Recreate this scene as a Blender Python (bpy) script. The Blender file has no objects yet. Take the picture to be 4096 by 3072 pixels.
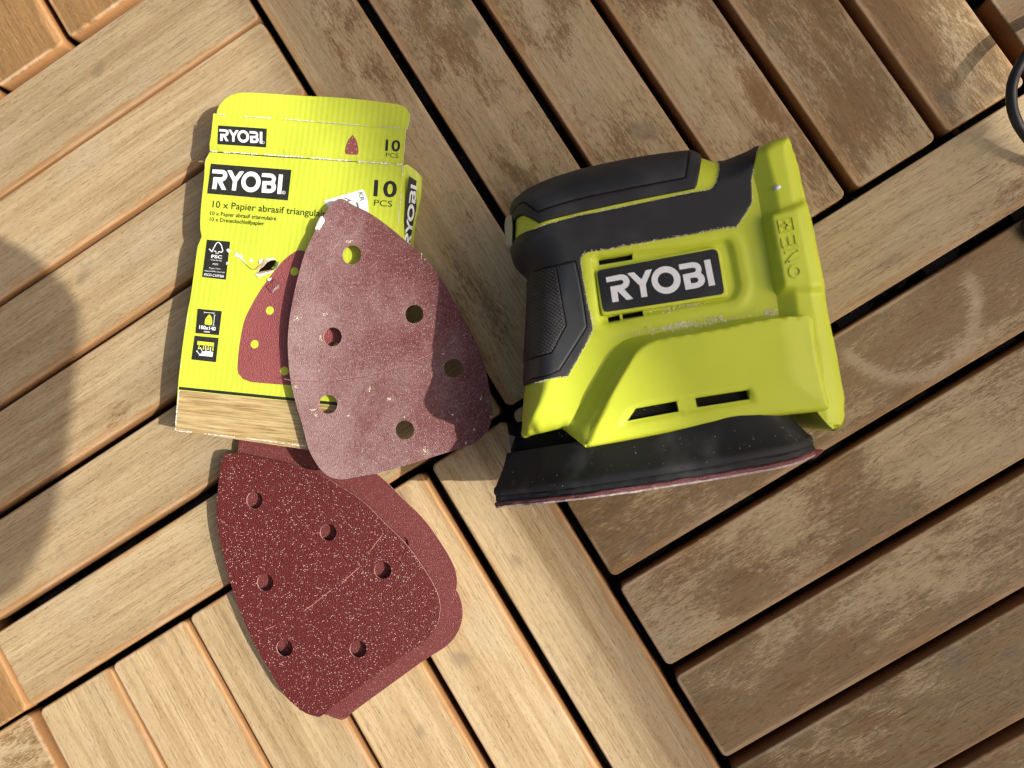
import bpy, bmesh, math, random
import numpy as np
from mathutils import Matrix, Vector
from mathutils.geometry import delaunay_2d_cdt

random.seed(7); rng = np.random.default_rng(7)
SC = bpy.context.scene
COL = SC.collection
MM = 0.001
PI = math.pi

# ------------------------------------------------------------------ camera
# x right, y up in the picture, z up from the deck; origin on the deck under the lens; lengths below in mm
F = 3077.0
CR = np.array([[0.993917, 0.0, -0.110128], [-0.004742, -0.999072, -0.042801], [-0.110025, 0.043063, -0.992995]])
CC = np.array([0.0, 0.0, 385.494])
cam_d = bpy.data.cameras.new('camera')
cam = bpy.data.objects.new('camera', cam_d); COL.objects.link(cam)
M4 = Matrix.Identity(4)
for i in range(3):
    M4[i][0] = CR[0][i]; M4[i][1] = -CR[1][i]; M4[i][2] = -CR[2][i]; M4[i][3] = CC[i] * MM
cam.matrix_world = M4
cam_d.sensor_width = 36.0
cam_d.lens = 36.0 * F / 4096.0
cam_d.clip_start = 0.005; cam_d.clip_end = 200.0
cam_d.dof.use_dof = True
cam_d.dof.focus_distance = 0.360
cam_d.dof.aperture_fstop = 11.0
SC.camera = cam

# ------------------------------------------------------------------ light
SUN_EL = 43.5; SUN_AZ = -8.0
w = bpy.data.worlds.new('World'); SC.world = w; w.use_nodes = True
wn = w.node_tree; wn.nodes.clear()
sky = wn.nodes.new('ShaderNodeTexSky'); sky.sky_type = 'NISHITA'; sky.sun_disc = False
sky.sun_elevation = math.radians(SUN_EL); sky.sun_rotation = math.radians(90.0 - SUN_AZ)
sky.dust_density = 9.0; sky.ozone_density = 0.3; sky.air_density = 0.8
bg = wn.nodes.new('ShaderNodeBackground'); bg.inputs[1].default_value = 0.115
wo = wn.nodes.new('ShaderNodeOutputWorld')
wn.links.new(sky.outputs[0], bg.inputs[0]); wn.links.new(bg.outputs[0], wo.inputs[0])
sd = bpy.data.lights.new('sun', 'SUN'); sd.energy = 5.0; sd.angle = math.radians(0.5); sd.color = (1.0, 0.945, 0.86)
sun = bpy.data.objects.new('sun', sd); COL.objects.link(sun)
sun.rotation_euler = (0.0, math.radians(90.0 - SUN_EL), math.radians(SUN_AZ)); sun.location = (1.0, 0, 1.0)
SC.view_settings.view_transform = 'Standard'; SC.view_settings.look = 'None'
SC.view_settings.gamma = 1.0; SC.view_settings.use_curve_mapping = False
SC.view_settings.exposure = 0.08
SC.cycles.filter_width = 1.35
SC.cycles.use_denoising = True
SC.cycles.max_bounces = 5; SC.cycles.diffuse_bounces = 2; SC.cycles.glossy_bounces = 2
SC.cycles.sample_clamp_indirect = 3.0
TAN = 1.0 / math.tan(math.radians(SUN_EL))

# ------------------------------------------------------------------ survey helpers (photo pixel -> real point at a height)
def at(px, py, z=0.0):
    d = CR.T @ np.array([(px - 2048.0) / F, (py - 1536.0) / F, 1.0])
    s = (z - CC[2]) / d[2]
    return CC + s * d
def at2(px, py, z=0.0):
    return at(px, py, z)[:2]
def pts(lst, z=0.0):
    return np.array([at2(p[0], p[1], p[2] if len(p) > 2 else z) for p in lst])
def at_plane(px, py, p0, n):
    d = CR.T @ np.array([(px - 2048.0) / F, (py - 1536.0) / F, 1.0])
    s = np.dot(p0 - CC, n) / np.dot(d, n)
    return CC + s * d

# ------------------------------------------------------------------ 2D helpers
def smooth_poly(P, sharp=(), step=1.0, closed=True):
    """Catmull-Rom through P with corners kept at the indices in `sharp`."""
    P = np.asarray(P, float); n = len(P); out = []
    sharp = set(sharp)
    for i in range(n if closed else n - 1):
        p1, p2 = P[i], P[(i + 1) % n]
        p0 = P[i - 1] if (closed or i > 0) else p1
        p3 = P[(i + 2) % n] if (closed or i + 2 < n) else p2
        t1 = (p2 - p0) * 0.5; t2 = (p3 - p1) * 0.5
        L = np.linalg.norm(p2 - p1)
        if i in sharp: t1 = (p2 - p1)
        if (i + 1) % n in sharp: t2 = (p2 - p1)
        for t_, m in ((t1, 0), (t2, 1)):
            l = np.linalg.norm(t_)
            if l > 1.3 * L: t_ *= 1.3 * L / l
        k = max(1, int(round(L / step)))
        for j in range(k):
            t = j / k
            out.append((2*t**3-3*t*t+1)*p1 + (t**3-2*t*t+t)*t1 + (-2*t**3+3*t*t)*p2 + (t**3-t*t)*t2)
    if not closed: out.append(P[-1])
    return np.array(out)
def area(P):
    x, y = P[:, 0], P[:, 1]
    return 0.5 * np.sum(x * np.roll(y, -1) - y * np.roll(x, -1))
def ccw(P):
    return P if area(P) > 0 else P[::-1]
def inside(Q, P):
    Q = np.asarray(Q); x, y = Q[:, 0], Q[:, 1]; r = np.zeros(len(Q), bool)
    a = P; b = np.roll(P, -1, 0)
    for (x1, y1), (x2, y2) in zip(a, b):
        c = (y1 > y) != (y2 > y)
        if y1 != y2:
            r ^= c & (x < (x2 - x1) * (y - y1) / (y2 - y1) + x1)
    return r
def dist(Q, P, closed=True):
    Q = np.asarray(Q, float); best = np.full(len(Q), 1e9)
    a = P if closed else P[:-1]; b = np.roll(P, -1, 0) if closed else P[1:]
    for p, q in zip(a, b):
        d = q - p; L = d @ d
        t = np.clip(((Q - p) @ d) / L, 0, 1) if L > 0 else np.zeros(len(Q))
        e = Q - (p + t[:, None] * d)
        best = np.minimum(best, e[:, 0]**2 + e[:, 1]**2)
    return np.sqrt(best)
def sdist(Q, P):
    """positive inside"""
    return np.where(inside(Q, P), 1.0, -1.0) * dist(Q, P)
def sst(x, a=0.0, b=1.0):
    t = np.clip((np.asarray(x, float) - a) / (b - a), 0, 1)
    return t * t * (3 - 2 * t)
def rnd(d, R):
    """quarter round: 0 at d=0, 1 at d>=R"""
    t = 1 - np.clip(np.asarray(d, float) / R, 0, 1)
    return np.sqrt(np.maximum(0, 1 - t * t))
def circle(c, r, n=28, ry=None, rot=0.0):
    a = np.arange(n) * 2 * PI / n
    x = r * np.cos(a); y = (ry or r) * np.sin(a)
    return np.c_[c[0] + x*math.cos(rot) - y*math.sin(rot), c[1] + x*math.sin(rot) + y*math.cos(rot)]
def triangulate(P, holes=(), spacing=2.0, rings=(), jitter=0.0):
    """(points, triangles) filling polygon P minus holes, with inner points every `spacing`."""
    P = ccw(P); V = [tuple(p) for p in P]; E = [(i, (i + 1) % len(P)) for i in range(len(P))]
    face = list(range(len(P)))
    loops = [P] + [ccw(h) for h in holes]
    for h in loops[1:]:
        b = len(V); V += [tuple(p) for p in h]; E += [(b + i, b + (i + 1) % len(h)) for i in range(len(h))]
    cand = []
    lo, hi = P.min(0), P.max(0)
    if spacing:
        nx = int((hi[0] - lo[0]) / spacing) + 2; ny = int((hi[1] - lo[1]) / (spacing * .866)) + 2
        g = np.array([(lo[0] + (i + .5 * (j % 2)) * spacing, lo[1] + j * spacing * .866) for j in range(ny) for i in range(nx)])
        cand.append((g, (max(rings) if rings else 0) + spacing * 0.55))
    for r in rings:
        for k, L in enumerate(loops):
            t = np.roll(L, -1, 0) - np.roll(L, 1, 0); t /= np.maximum(1e-9, np.linalg.norm(t, axis=1))[:, None]
            nrm = np.c_[-t[:, 1], t[:, 0]] * (1 if k == 0 else -1)
            cand.append((L + nrm * r, r * 0.93))
    for c, dmin in cand:
        m = inside(c, P)
        for h in loops[1:]: m &= ~inside(c, h)
        c = c[m]
        if len(c) == 0: continue
        dd = np.min([dist(c, L) for L in loops], axis=0)
        V += [tuple(p) for p in c[dd > dmin]]
    vo, eo, fo, _, _, _ = delaunay_2d_cdt([Vector(v) for v in V], E, [face], 1, 1e-5)
    pv = np.array([(v.x, v.y) for v in vo]); tri = np.array([f for f in fo if len(f) == 3])
    if len(loops) > 1:
        c = pv[tri].mean(1); m = np.ones(len(tri), bool)
        for h in loops[1:]: m &= ~inside(c, h)
        tri = tri[m]
    a, b, c = pv[tri[:, 0]], pv[tri[:, 1]], pv[tri[:, 2]]
    s = (b[:, 0]-a[:, 0])*(c[:, 1]-a[:, 1]) - (b[:, 1]-a[:, 1])*(c[:, 0]-a[:, 0])
    tri[s < 0] = tri[s < 0][:, ::-1]
    return pv, tri
def boundary_edges(tri):
    cnt = {}
    for t in tri:
        for a, b in ((t[0], t[1]), (t[1], t[2]), (t[2], t[0])):
            k = (min(a, b), max(a, b))
            if k in cnt: cnt[k] = None
            else: cnt[k] = (a, b)
    return [v for v in cnt.values() if v is not None]

# ------------------------------------------------------------------ object helpers
def obj(name, V, Fc, mats, parent=None, smooth=True, midx=None, origin=None, autosmooth=None):
    """one mesh object; V in mm (world)"""
    me = bpy.data.meshes.new(name)
    o3 = np.zeros(3)
    if parent is not None: o3 = np.array(parent.get('_o', (0, 0, 0)), float)
    elif origin is not None: o3 = np.array(origin, float)
    V = (np.asarray(V, float) - o3) * MM
    me.from_pydata([tuple(v) for v in V], [], [tuple(int(i) for i in f) for f in Fc])
    if not isinstance(mats, (list, tuple)): mats = [mats]
    for m in mats: me.materials.append(m)
    if midx is not None: me.polygons.foreach_set('material_index', np.asarray(midx, np.int32))
    if smooth: me.polygons.foreach_set('use_smooth', np.ones(len(me.polygons), bool))
    me.validate(); me.update()
    if autosmooth is not None: me.set_sharp_from_angle(angle=math.radians(autosmooth))
    ob = bpy.data.objects.new(name, me); COL.objects.link(ob)
    if parent is not None:
        ob.parent = parent
    else:
        ob.location = tuple(o3 * MM)
        ob['_o'] = [float(x) for x in o3]
    if parent is not None: ob['_o'] = [float(x) for x in o3]
    return ob
def tag(o, label=None, cat=None, group=None, kind=None):
    if label: o['label'] = label
    if cat: o['category'] = cat
    if group: o['group'] = group
    if kind: o['kind'] = kind
    return o
def thing(name, loc, label, cat, group=None):
    o = bpy.data.objects.new(name, None); COL.objects.link(o)
    o.location = tuple(np.array(loc, float) * MM); o['_o'] = [float(x) for x in loc]
    o.empty_display_size = 0.02
    return tag(o, label, cat, group)
def patch(name, P, hfun, mats, parent, holes=(), spacing=2.0, rings=(), skirt=1.0, bottom=False, smooth=True, angle=35, flat_skirt=None):
    """height-field patch over polygon P with a wall of depth `skirt` (or down to z=flat_skirt) and an optional underside"""
    pv, tri = triangulate(P, holes, spacing, rings)
    z = hfun(pv); V = [np.c_[pv, z]]; Fs = [list(t) for t in tri]; mi = [0] * len(tri)
    be = boundary_edges(tri); n = len(pv)
    if skirt or flat_skirt is not None:
        zl = (np.full(n, flat_skirt) if flat_skirt is not None else z - skirt)
        if bottom:
            V.append(np.c_[pv, zl]); Fs += [[t[0]+n, t[2]+n, t[1]+n] for t in tri]; mi += [1] * len(tri)
            Fs += [[b, a, a + n, b + n] for a, b in be]
        else:
            ids = sorted({i for e in be for i in e}); mp = {v: n + k for k, v in enumerate(ids)}
            V.append(np.c_[pv[ids], zl[ids]])
            Fs += [[b, a, mp[a], mp[b]] for a, b in be]
        mi += [1] * len(be)
    if not isinstance(mats, (list, tuple)): mats = [mats, mats]
    return obj(name, np.vstack(V), Fs, mats, parent, smooth, mi, autosmooth=angle)
def flat(name, P, hfun, mat, parent, holes=(), lift=0.1, spacing=None, thick=0.08):
    """printed patch lying on a surface"""
    return patch(name, P, lambda q: hfun(q) + lift, [mat, mat], parent, holes, spacing, (), thick, False, False, None)
def stroke(Q, wd, closed=False):
    """ribbon quads along a polyline: (V2, faces)"""
    Q = np.asarray(Q, float); n = len(Q)
    t = np.gradient(Q, axis=0) if not closed else (np.roll(Q, -1, 0) - np.roll(Q, 1, 0))
    t /= np.maximum(1e-9, np.linalg.norm(t, axis=1))[:, None]
    nr = np.c_[-t[:, 1], t[:, 0]]
    wd = np.broadcast_to(np.asarray(wd, float), (n,))[:, None]
    V = np.vstack([Q + nr * wd / 2, Q - nr * wd / 2])
    Fs = [[i, i + n, (i + 1) % n + n, (i + 1) % n] for i in range(n if closed else n - 1)]
    return V, Fs
def tube(Q, r, k=10):
    Q = np.asarray(Q, float); V = []; Fs = []; n = len(Q)
    up = np.array([0, 0, 1.0])
    for i in range(n):
        t = Q[min(i + 1, n - 1)] - Q[max(i - 1, 0)]; t /= np.linalg.norm(t)
        a = np.cross(t, up); a /= np.linalg.norm(a); b = np.cross(a, t)
        for j in range(k):
            g = 2 * PI * j / k
            V.append(Q[i] + r * (math.cos(g) * a + math.sin(g) * b))
    for i in range(n - 1):
        for j in range(k):
            Fs.append([i*k + j, i*k + (j+1) % k, (i+1)*k + (j+1) % k, (i+1)*k + j])
    Fs.append(list(range(k))[::-1]); Fs.append([(n-1)*k + j for j in range(k)])
    return np.array(V), Fs
def text_mesh(s, extrude=0.0, bold=0.0):
    cu = bpy.data.curves.new('t', 'FONT'); cu.body = s; cu.size = 1.0; cu.resolution_u = 3; cu.extrude = extrude; cu.offset = bold
    o = bpy.data.objects.new('t', cu); COL.objects.link(o)
    dg = bpy.context.evaluated_depsgraph_get()
    me = o.evaluated_get(dg).to_mesh()
    V = np.array([v.co[:] for v in me.vertices]); Fs = [list(p.vertices) for p in me.polygons]
    o.evaluated_get(dg).to_mesh_clear()
    bpy.data.objects.remove(o); bpy.data.curves.remove(cu)
    return V, Fs

# ------------------------------------------------------------------ materials
class NT:
    def __init__(s, name):
        s.m = bpy.data.materials.new(name); s.m.use_nodes = True; s.t = s.m.node_tree
        s.b = s.t.nodes['Principled BSDF']
    def n(s, typ, **k):
        x = s.t.nodes.new('ShaderNode' + typ)
        for a, v in k.items(): setattr(x, a, v)
        return x
    def set(s, sock, v):
        if isinstance(v, bpy.types.NodeSocket): s.t.links.new(v, sock)
        elif isinstance(v, (tuple, list)) and len(v) == 3 and sock.type == 'RGBA': sock.default_value = (*v, 1)
        else: sock.default_value = v
    def ma(s, op, a, b=0.0, c=None, clamp=False):
        x = s.n('Math', operation=op, use_clamp=clamp); s.set(x.inputs[0], a); s.set(x.inputs[1], b)
        if c is not None: s.set(x.inputs[2], c)
        return x.outputs[0]
    def mix(s, f, a, b, mode='MIX'):
        x = s.n('Mix', data_type='RGBA', blend_type=mode); s.set(x.inputs[0], f); s.set(x.inputs[6], a); s.set(x.inputs[7], b)
        return x.outputs[2]
    def coord(s, scale=1000.0, out='Object'):
        tc = s.n('TexCoord'); x = s.n('VectorMath', operation='SCALE'); s.t.links.new(tc.outputs[out], x.inputs[0]); x.inputs[3].default_value = scale
        return x.outputs[0]
    def xyz(s, v):
        x = s.n('SeparateXYZ'); s.t.links.new(v, x.inputs[0]); return x.outputs
    def vec(s, a, b, c):
        x = s.n('CombineXYZ')
        for i, v in enumerate((a, b, c)): s.set(x.inputs[i], v)
        return x.outputs[0]
    def noise(s, v, scale=1.0, detail=4.0, rough=0.55, dist=0.0, out=0):
        x = s.n('TexNoise'); s.set(x.inputs['Vector'], v); x.inputs['Scale'].default_value = scale; x.inputs['Detail'].default_value = detail
        x.inputs['Roughness'].default_value = rough; x.inputs['Distortion'].default_value = dist
        return x.outputs[out]
    def vor(s, v, scale=1.0, feature='F1', out=0, rand=1.0):
        x = s.n('TexVoronoi', feature=feature); s.set(x.inputs['Vector'], v); x.inputs['Scale'].default_value = scale; x.inputs['Randomness'].default_value = rand
        return x.outputs[out]
    def step(s, v, a, b):
        x = s.n('MapRange', interpolation_type='SMOOTHSTEP'); s.set(x.inputs[0], v); s.set(x.inputs[1], a); s.set(x.inputs[2], b)
        return x.outputs[0]
    def attr(s, name):
        x = s.n('Attribute', attribute_type='OBJECT', attribute_name=name); return x.outputs['Fac']
    def bump(s, h, strength=0.3, distance=0.0005, prev=None):
        x = s.n('Bump'); s.set(x.inputs['Height'], h); x.inputs['Strength'].default_value = strength; x.inputs['Distance'].default_value = distance
        if prev is not None: s.t.links.new(prev, x.inputs['Normal'])
        return x.outputs[0]
    def done(s, color, rough=0.5, normal=None, spec=0.5, **k):
        s.set(s.b.inputs['Base Color'], color); s.set(s.b.inputs['Roughness'], rough); s.set(s.b.inputs['Specular IOR Level'], spec)
        if normal is not None: s.t.links.new(normal, s.b.inputs['Normal'])
        for a, v in k.items(): s.set(s.b.inputs[a.replace('_', ' ')], v)
        return s.m

def mat_wood():
    s = NT('deck_wood'); c = s.coord(); X, Y, Z = s.xyz(c)
    seed = s.attr('seed'); wear = s.attr('wear'); edge = s.attr('edge'); tone = s.attr('tone'); hl = s.attr('hl'); hw = s.attr('hw'); grey = s.attr('grey')
    sx = s.ma('MULTIPLY_ADD', seed, 613.0, X); sz = s.ma('MULTIPLY', seed, 97.0)
    def v(a, b): return s.vec(s.ma('MULTIPLY', sx, a), s.ma('MULTIPLY', Y, b), sz)
    band = s.noise(v(0.007, 0.12), 1.0, 3.0, 0.6, 0.35)
    fine = s.noise(v(0.022, 0.85), 1.0, 5.0, 0.76)
    spk = s.noise(v(0.55, 1.1), 1.0, 3.0, 0.85)
    pmask = s.step(s.noise(v(0.02, 0.10), 1.0, 2.0, 0.6), 0.38, 0.62)
    porea = s.step(s.noise(v(0.24, 1.55), 1.0, 3.0, 0.8), 0.55, 0.66)
    poreb = s.step(s.noise(v(0.045, 1.25), 1.0, 3.0, 0.7), 0.57, 0.70)
    porem = s.ma('MAXIMUM', s.ma('MULTIPLY', porea, 0.75), s.ma('MULTIPLY', poreb, pmask))
    blot = s.noise(v(0.016, 0.034), 1.0, 4.0, 0.6)
    bare = s.mix(s.step(band, 0.32, 0.72), (0.505, 0.388, 0.222), (0.370, 0.262, 0.134))
    bare = s.mix(s.step(fine, 0.35, 0.75), bare, s.mix(1.0, bare, (0.66, 0.60, 0.52), 'MULTIPLY'))
    bare = s.mix(s.ma('MULTIPLY', s.step(blot, 0.5, 0.72), 0.5), bare, (0.42, 0.345, 0.225))
    bare = s.mix(s.ma('MULTIPLY', grey, 0.5), bare, (0.47, 0.380, 0.235))
    fin = s.mix(s.step(band, 0.3, 0.7), (0.270, 0.152, 0.056), (0.190, 0.110, 0.043))
    fin = s.mix(s.step(fine, 0.3, 0.8), fin, s.mix(1.0, fin, (0.66, 0.62, 0.56), 'MULTIPLY'))
    fin = s.mix(s.ma('MULTIPLY', grey, s.step(blot, 0.25, 0.7)), fin, (0.235, 0.168, 0.084))
    # sanded-through mask
    w1 = s.noise(v(0.015, 0.030), 1.0, 5.0, 0.62, 0.4)
    w2 = s.noise(v(0.17, 0.70), 1.0, 5.0, 0.9)
    wm = s.ma('ADD', s.ma('MULTIPLY', w1, 0.95), s.ma('ADD', s.ma('MULTIPLY', w2, 0.72), s.ma('MULTIPLY', fine, 0.22)))
    thr = s.ma('MULTIPLY_ADD', wear, -0.75, 1.41)
    mask = s.step(wm, s.ma('SUBTRACT', thr, 0.06), s.ma('ADD', thr, 0.09))
    col = s.mix(mask, fin, bare)
    col = s.mix(s.ma('MULTIPLY', s.step(spk, 0.52, 0.72), 0.24), col, s.mix(1.0, col, (0.62, 0.56, 0.50), 'MULTIPLY'))
    col = s.mix(s.ma('MULTIPLY', s.step(spk, 0.46, 0.30), 0.10), col, (0.58, 0.46, 0.30))
    scr = None
    for ang, ss, th in ((0.55, 1.3, 0.70), (-0.9, 1.2, 0.715), (0.06, 1.0, 0.70)):
        ca, sa = math.cos(ang), math.sin(ang)
        a = s.ma('ADD', s.ma('MULTIPLY', sx, ca), s.ma('MULTIPLY', Y, sa)); b = s.ma('SUBTRACT', s.ma('MULTIPLY', Y, ca), s.ma('MULTIPLY', sx, sa))
        nn = s.noise(s.vec(s.ma('MULTIPLY', a, 0.045), s.ma('MULTIPLY', b, 1.15 * ss), sz), 1.0, 1.0, 0.5)
        q = s.step(nn, th, th + 0.05)
        scr = q if scr is None else s.ma('MAXIMUM', scr, q)
    scr = s.ma('MULTIPLY', scr, s.ma('MULTIPLY', s.step(blot, 0.42, 0.62), 0.38))
    col = s.mix(scr, col, (0.52, 0.40, 0.25))
    col = s.mix(s.ma('MULTIPLY', porem, 0.82), col, s.mix(1.0, col, (0.45, 0.37, 0.30), 'MULTIPLY'))
    sp = s.noise(v(0.035, 0.05), 1.0, 1.0, 0.5); spm = s.ma('MULTIPLY', s.step(sp, 0.68, 0.78), 0.5)
    col = s.mix(spm, col, (0.15, 0.11, 0.075))
    # one plank carries a pale worn ring
    rr0 = s.attr('ring_r'); dx_ = s.ma('SUBTRACT', X, s.attr('ring_x')); dy_ = s.ma('SUBTRACT', Y, s.attr('ring_y'))
    rd = s.ma('ADD', s.ma('SUBTRACT', s.ma('SQRT', s.ma('ADD', s.ma('MULTIPLY', dx_, dx_), s.ma('MULTIPLY', dy_, dy_))), rr0), s.ma('MULTIPLY', s.ma('SUBTRACT', w2, 0.5), 20.0))
    rm = s.ma('MULTIPLY', s.ma('SUBTRACT', 1.0, s.step(s.ma('ABSOLUTE', rd), 1.2, 4.5)), s.step(rr0, 1.0, 2.0))
    rm = s.ma('MULTIPLY', rm, s.ma('MULTIPLY', s.step(dy_, 2.0, -6.0), s.ma('SUBTRACT', 1.0, s.ma('MULTIPLY', porem, 0.7))))
    col = s.mix(s.ma('MULTIPLY', rm, 0.62), col, (0.46, 0.36, 0.24))
    # old finish left along the arrises, most of it on one side
    ey = s.ma('SUBTRACT', hw, s.ma('ABSOLUTE', Y)); ex = s.ma('SUBTRACT', hl, s.ma('ABSOLUTE', X))
    eys = s.ma('SUBTRACT', hw, s.ma('MULTIPLY', Y, s.attr('side')))
    en = s.ma('MULTIPLY', s.ma('SUBTRACT', s.noise(v(0.03, 0.22), 1.0, 4.0, 0.75), 0.5), 15.0)
    d1 = s.ma('MINIMUM', ey, ex)
    d0 = s.ma('MINIMUM', s.ma('ADD', d1, 2.2), s.ma('SUBTRACT', eys, 0.2))
    em = s.ma('MULTIPLY', s.ma('SUBTRACT', 1.0, s.step(s.ma('ADD', d0, en), 1.2, 4.2)), edge)
    efc = s.mix(s.step(fine, 0.35, 0.75), (0.42, 0.245, 0.105), (0.31, 0.160, 0.062))
    col = s.mix(em, col, efc)
    ar = s.ma('MULTIPLY', s.ma('MULTIPLY', s.step(d1, 0.2, 1.0), s.ma('SUBTRACT', 1.0, s.step(d1, 1.4, 2.4))), s.step(blot, 0.45, 0.6))
    col = s.mix(s.ma('MULTIPLY', ar, 0.5), col, (0.50, 0.37, 0.25))
    sides = s.step(Z, -0.6, -1.4)
    col = s.mix(sides, col, s.mix(fine, (0.30, 0.145, 0.055), (0.42, 0.225, 0.095)))
    col = s.mix(1.0, col, s.vec(tone, tone, tone), 'MULTIPLY')
    nb = s.bump(s.ma('SUBTRACT', fine, porem), 0.5, 0.00026)
    ro = s.ma('MULTIPLY_ADD', mask, 0.16, s.ma('MULTIPLY_ADD', fine, 0.18, 0.42))
    return s.done(col, ro, nb, 0.35)

def mat_simple(name, col, rough=0.5, spec=0.5, var=0.0, vscale=0.2, bump=0.0, bscale=2.0, **k):
    s = NT(name); c = s.coord(); cc = col; nb = None
    if var:
        n = s.noise(c, vscale, 5.0, 0.6); cc = s.mix(s.step(n, 0.3, 0.7), tuple(x * (1 - var) for x in col), tuple(min(1, x * (1 + var)) for x in col))
    if bump:
        nb = s.bump(s.noise(c, bscale, 3.0, 0.6), bump, 0.0003)
    return s.done(cc, rough, nb, spec, **k)

def mat_box(name, col, ang, stripes=True):
    s = NT(name); c = s.coord(); X, Y, Z = s.xyz(c)
    a = s.ma('ADD', s.ma('MULTIPLY', X, math.cos(ang)), s.ma('MULTIPLY', Y, -math.sin(ang)))
    n = s.noise(c, 0.03, 4.0, 0.55)
    st = s.ma('SINE', s.ma('MULTIPLY', a, 2 * PI / 2.9))
    cl = s.mix(s.ma('MULTIPLY_ADD', st, 0.5, 0.5), tuple(x * 0.965 for x in col), col)
    # small chips through the print
    ch = s.step(s.noise(c, 0.55, 6.0, 0.75), 0.735, 0.76)
    cl = s.mix(ch, cl, (0.72, 0.71, 0.66))
    nb = s.bump(st, 0.28, 0.00011); nb = s.bump(n, 0.8, 0.0012, nb)
    return s.done(cl, 0.42, nb, 0.45)

def mat_sand(name, col, grain, dust=0.0, glint=0.5, gl_col=(0.62, 0.42, 0.40), fold=None):
    s = NT(name); c = s.coord()
    g1 = s.vor(c, grain); big = s.noise(c, 0.05, 4.0, 0.6); g2 = s.noise(c, grain * 0.9, 3.0, 0.7)
    idc = s.vor(c, grain, out=1); R_, G_, B_ = s.xyz(idc)
    cl = s.mix(g2, tuple(x * 0.62 for x in col), tuple(min(1, x * 1.35) for x in col))
    cl = s.mix(s.ma('MULTIPLY', s.ma('MULTIPLY', s.step(R_, 0.80, 0.86), s.ma('SUBTRACT', 1.0, s.step(g1, 0.25, 0.42))), glint), cl, gl_col)
    nb = s.bump(s.ma('MULTIPLY', g1, -1.0), 0.9, 0.00035); nb = s.bump(g2, 0.5, 0.00025, nb)
    ro = 0.42
    if dust:
        d1 = s.noise(c, 0.05, 4.0, 0.6); d2 = s.noise(c, 0.75, 6.0, 0.85); d3 = s.noise(c, 0.16, 5.0, 0.7)
        X, Y, Z = s.xyz(c)
        lft = s.step(s.ma('MULTIPLY_ADD', Y, 0.30, X), 25.0, -50.0)
        dm = s.ma('ADD', s.ma('ADD', s.ma('MULTIPLY', d1, 0.55), s.ma('MULTIPLY', d2, 0.85)), s.ma('MULTIPLY', lft, 0.24))
        m = s.ma('MULTIPLY', s.step(dm, 0.55, 1.25), dust)
        cl = s.mix(m, cl, (0.54, 0.42, 0.40))
        m2 = s.ma('MULTIPLY', s.step(d3, 0.70, 0.78), s.step(d2, 0.45, 0.62))
        cl = s.mix(m2, cl, (0.70, 0.62, 0.48))
        ro = s.ma('MULTIPLY_ADD', m, 0.35, 0.42)
    return s.done(cl, ro, nb, 0.28)

def mat_rubber(name, col, dust=0.6, tex=0.0, rough=0.62):
    s = NT(name); c = s.coord()
    n = s.noise(c, 3.2, 3.0, 0.7); f = s.noise(c, 1.3, 7.0, 0.85); p = s.noise(c, 0.035, 3.0, 0.55)
    cl = s.mix(s.ma('MULTIPLY', s.step(p, 0.45, 0.75), 0.45 * dust), col, (0.115, 0.115, 0.115))
    sp = s.step(f, 0.63, 0.69)
    cl = s.mix(s.ma('MULTIPLY', sp, s.ma('MULTIPLY', s.step(p, 0.30, 0.62), dust)), cl, (0.52, 0.50, 0.46))
    nb = s.bump(n, 0.35, 0.0002)
    if tex:
        X, Y, Z = s.xyz(c)
        a = s.ma('ADD', s.ma('MULTIPLY', X, 0.98), s.ma('MULTIPLY', Y, 0.17)); b = s.ma('SUBTRACT', s.ma('MULTIPLY', Y, 0.98), s.ma('MULTIPLY', X, 0.17))
        k = 2 * PI / 1.7
        q = s.ma('MULTIPLY', s.ma('SINE', s.ma('MULTIPLY', a, k)), s.ma('SINE', s.ma('MULTIPLY', b, k)))
        nb = s.bump(s.step(q, -0.1, 0.4), 1.0, 0.0012, nb)
        cl = s.mix(s.ma('MULTIPLY', s.step(q, 0.35, 0.8), 0.35), cl, (0.16, 0.16, 0.16))
    return s.done(cl, rough, nb, 0.35)

def mat_lime(name, col, dust=0.25):
    s = NT(name); c = s.coord()
    f = s.noise(c, 1.1, 7.0, 0.85); p = s.noise(c, 0.03, 3.0, 0.55); g = s.noise(c, 5.0, 2.0, 0.6)
    cl = s.mix(s.step(p, 0.3, 0.7), tuple(x * 0.95 for x in col), tuple(min(1, x * 1.04) for x in col))
    cl = s.mix(s.ma('MULTIPLY', s.step(p, 0.5, 0.8), dust * 0.35), cl, (0.55, 0.55, 0.38))
    cl = s.mix(s.ma('MULTIPLY', s.step(f, 0.69, 0.73), dust), cl, (0.75, 0.74, 0.55))
    nb = s.bump(g, 0.10, 0.0001)
    return s.done(cl, 0.42, nb, 0.4)

W_WOOD = mat_wood()
M_BASE = mat_simple('black_plastic', (0.012, 0.012, 0.012), 0.6, 0.4, 0.3, 0.1)
M_SOIL = mat_simple('dark_earth', (0.016, 0.013, 0.011), 0.9, 0.2, 0.6, 0.15, 0.8, 0.3)
M_LIME = mat_lime('lime_plastic', (0.535, 0.605, 0.037))
M_LIME2 = mat_lime('lime_plastic_clean', (0.535, 0.605, 0.037), 0.12)
M_RUB = mat_rubber('charcoal_rubber', (0.016, 0.0172, 0.019), 0.62)
M_RUB2 = mat_rubber('charcoal_rubber_smooth', (0.022, 0.025, 0.029), 0.35, 0.0, 0.45)
M_RUBT = mat_rubber('charcoal_rubber_knurled', (0.013, 0.013, 0.014), 0.7, 1.0)
M_PAD = mat_rubber('dusty_black_foam', (0.015, 0.015, 0.0162), 1.7, 0.0, 0.7)
M_DARK = mat_simple('dark_void', (0.004, 0.004, 0.004), 0.8, 0.2)
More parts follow.
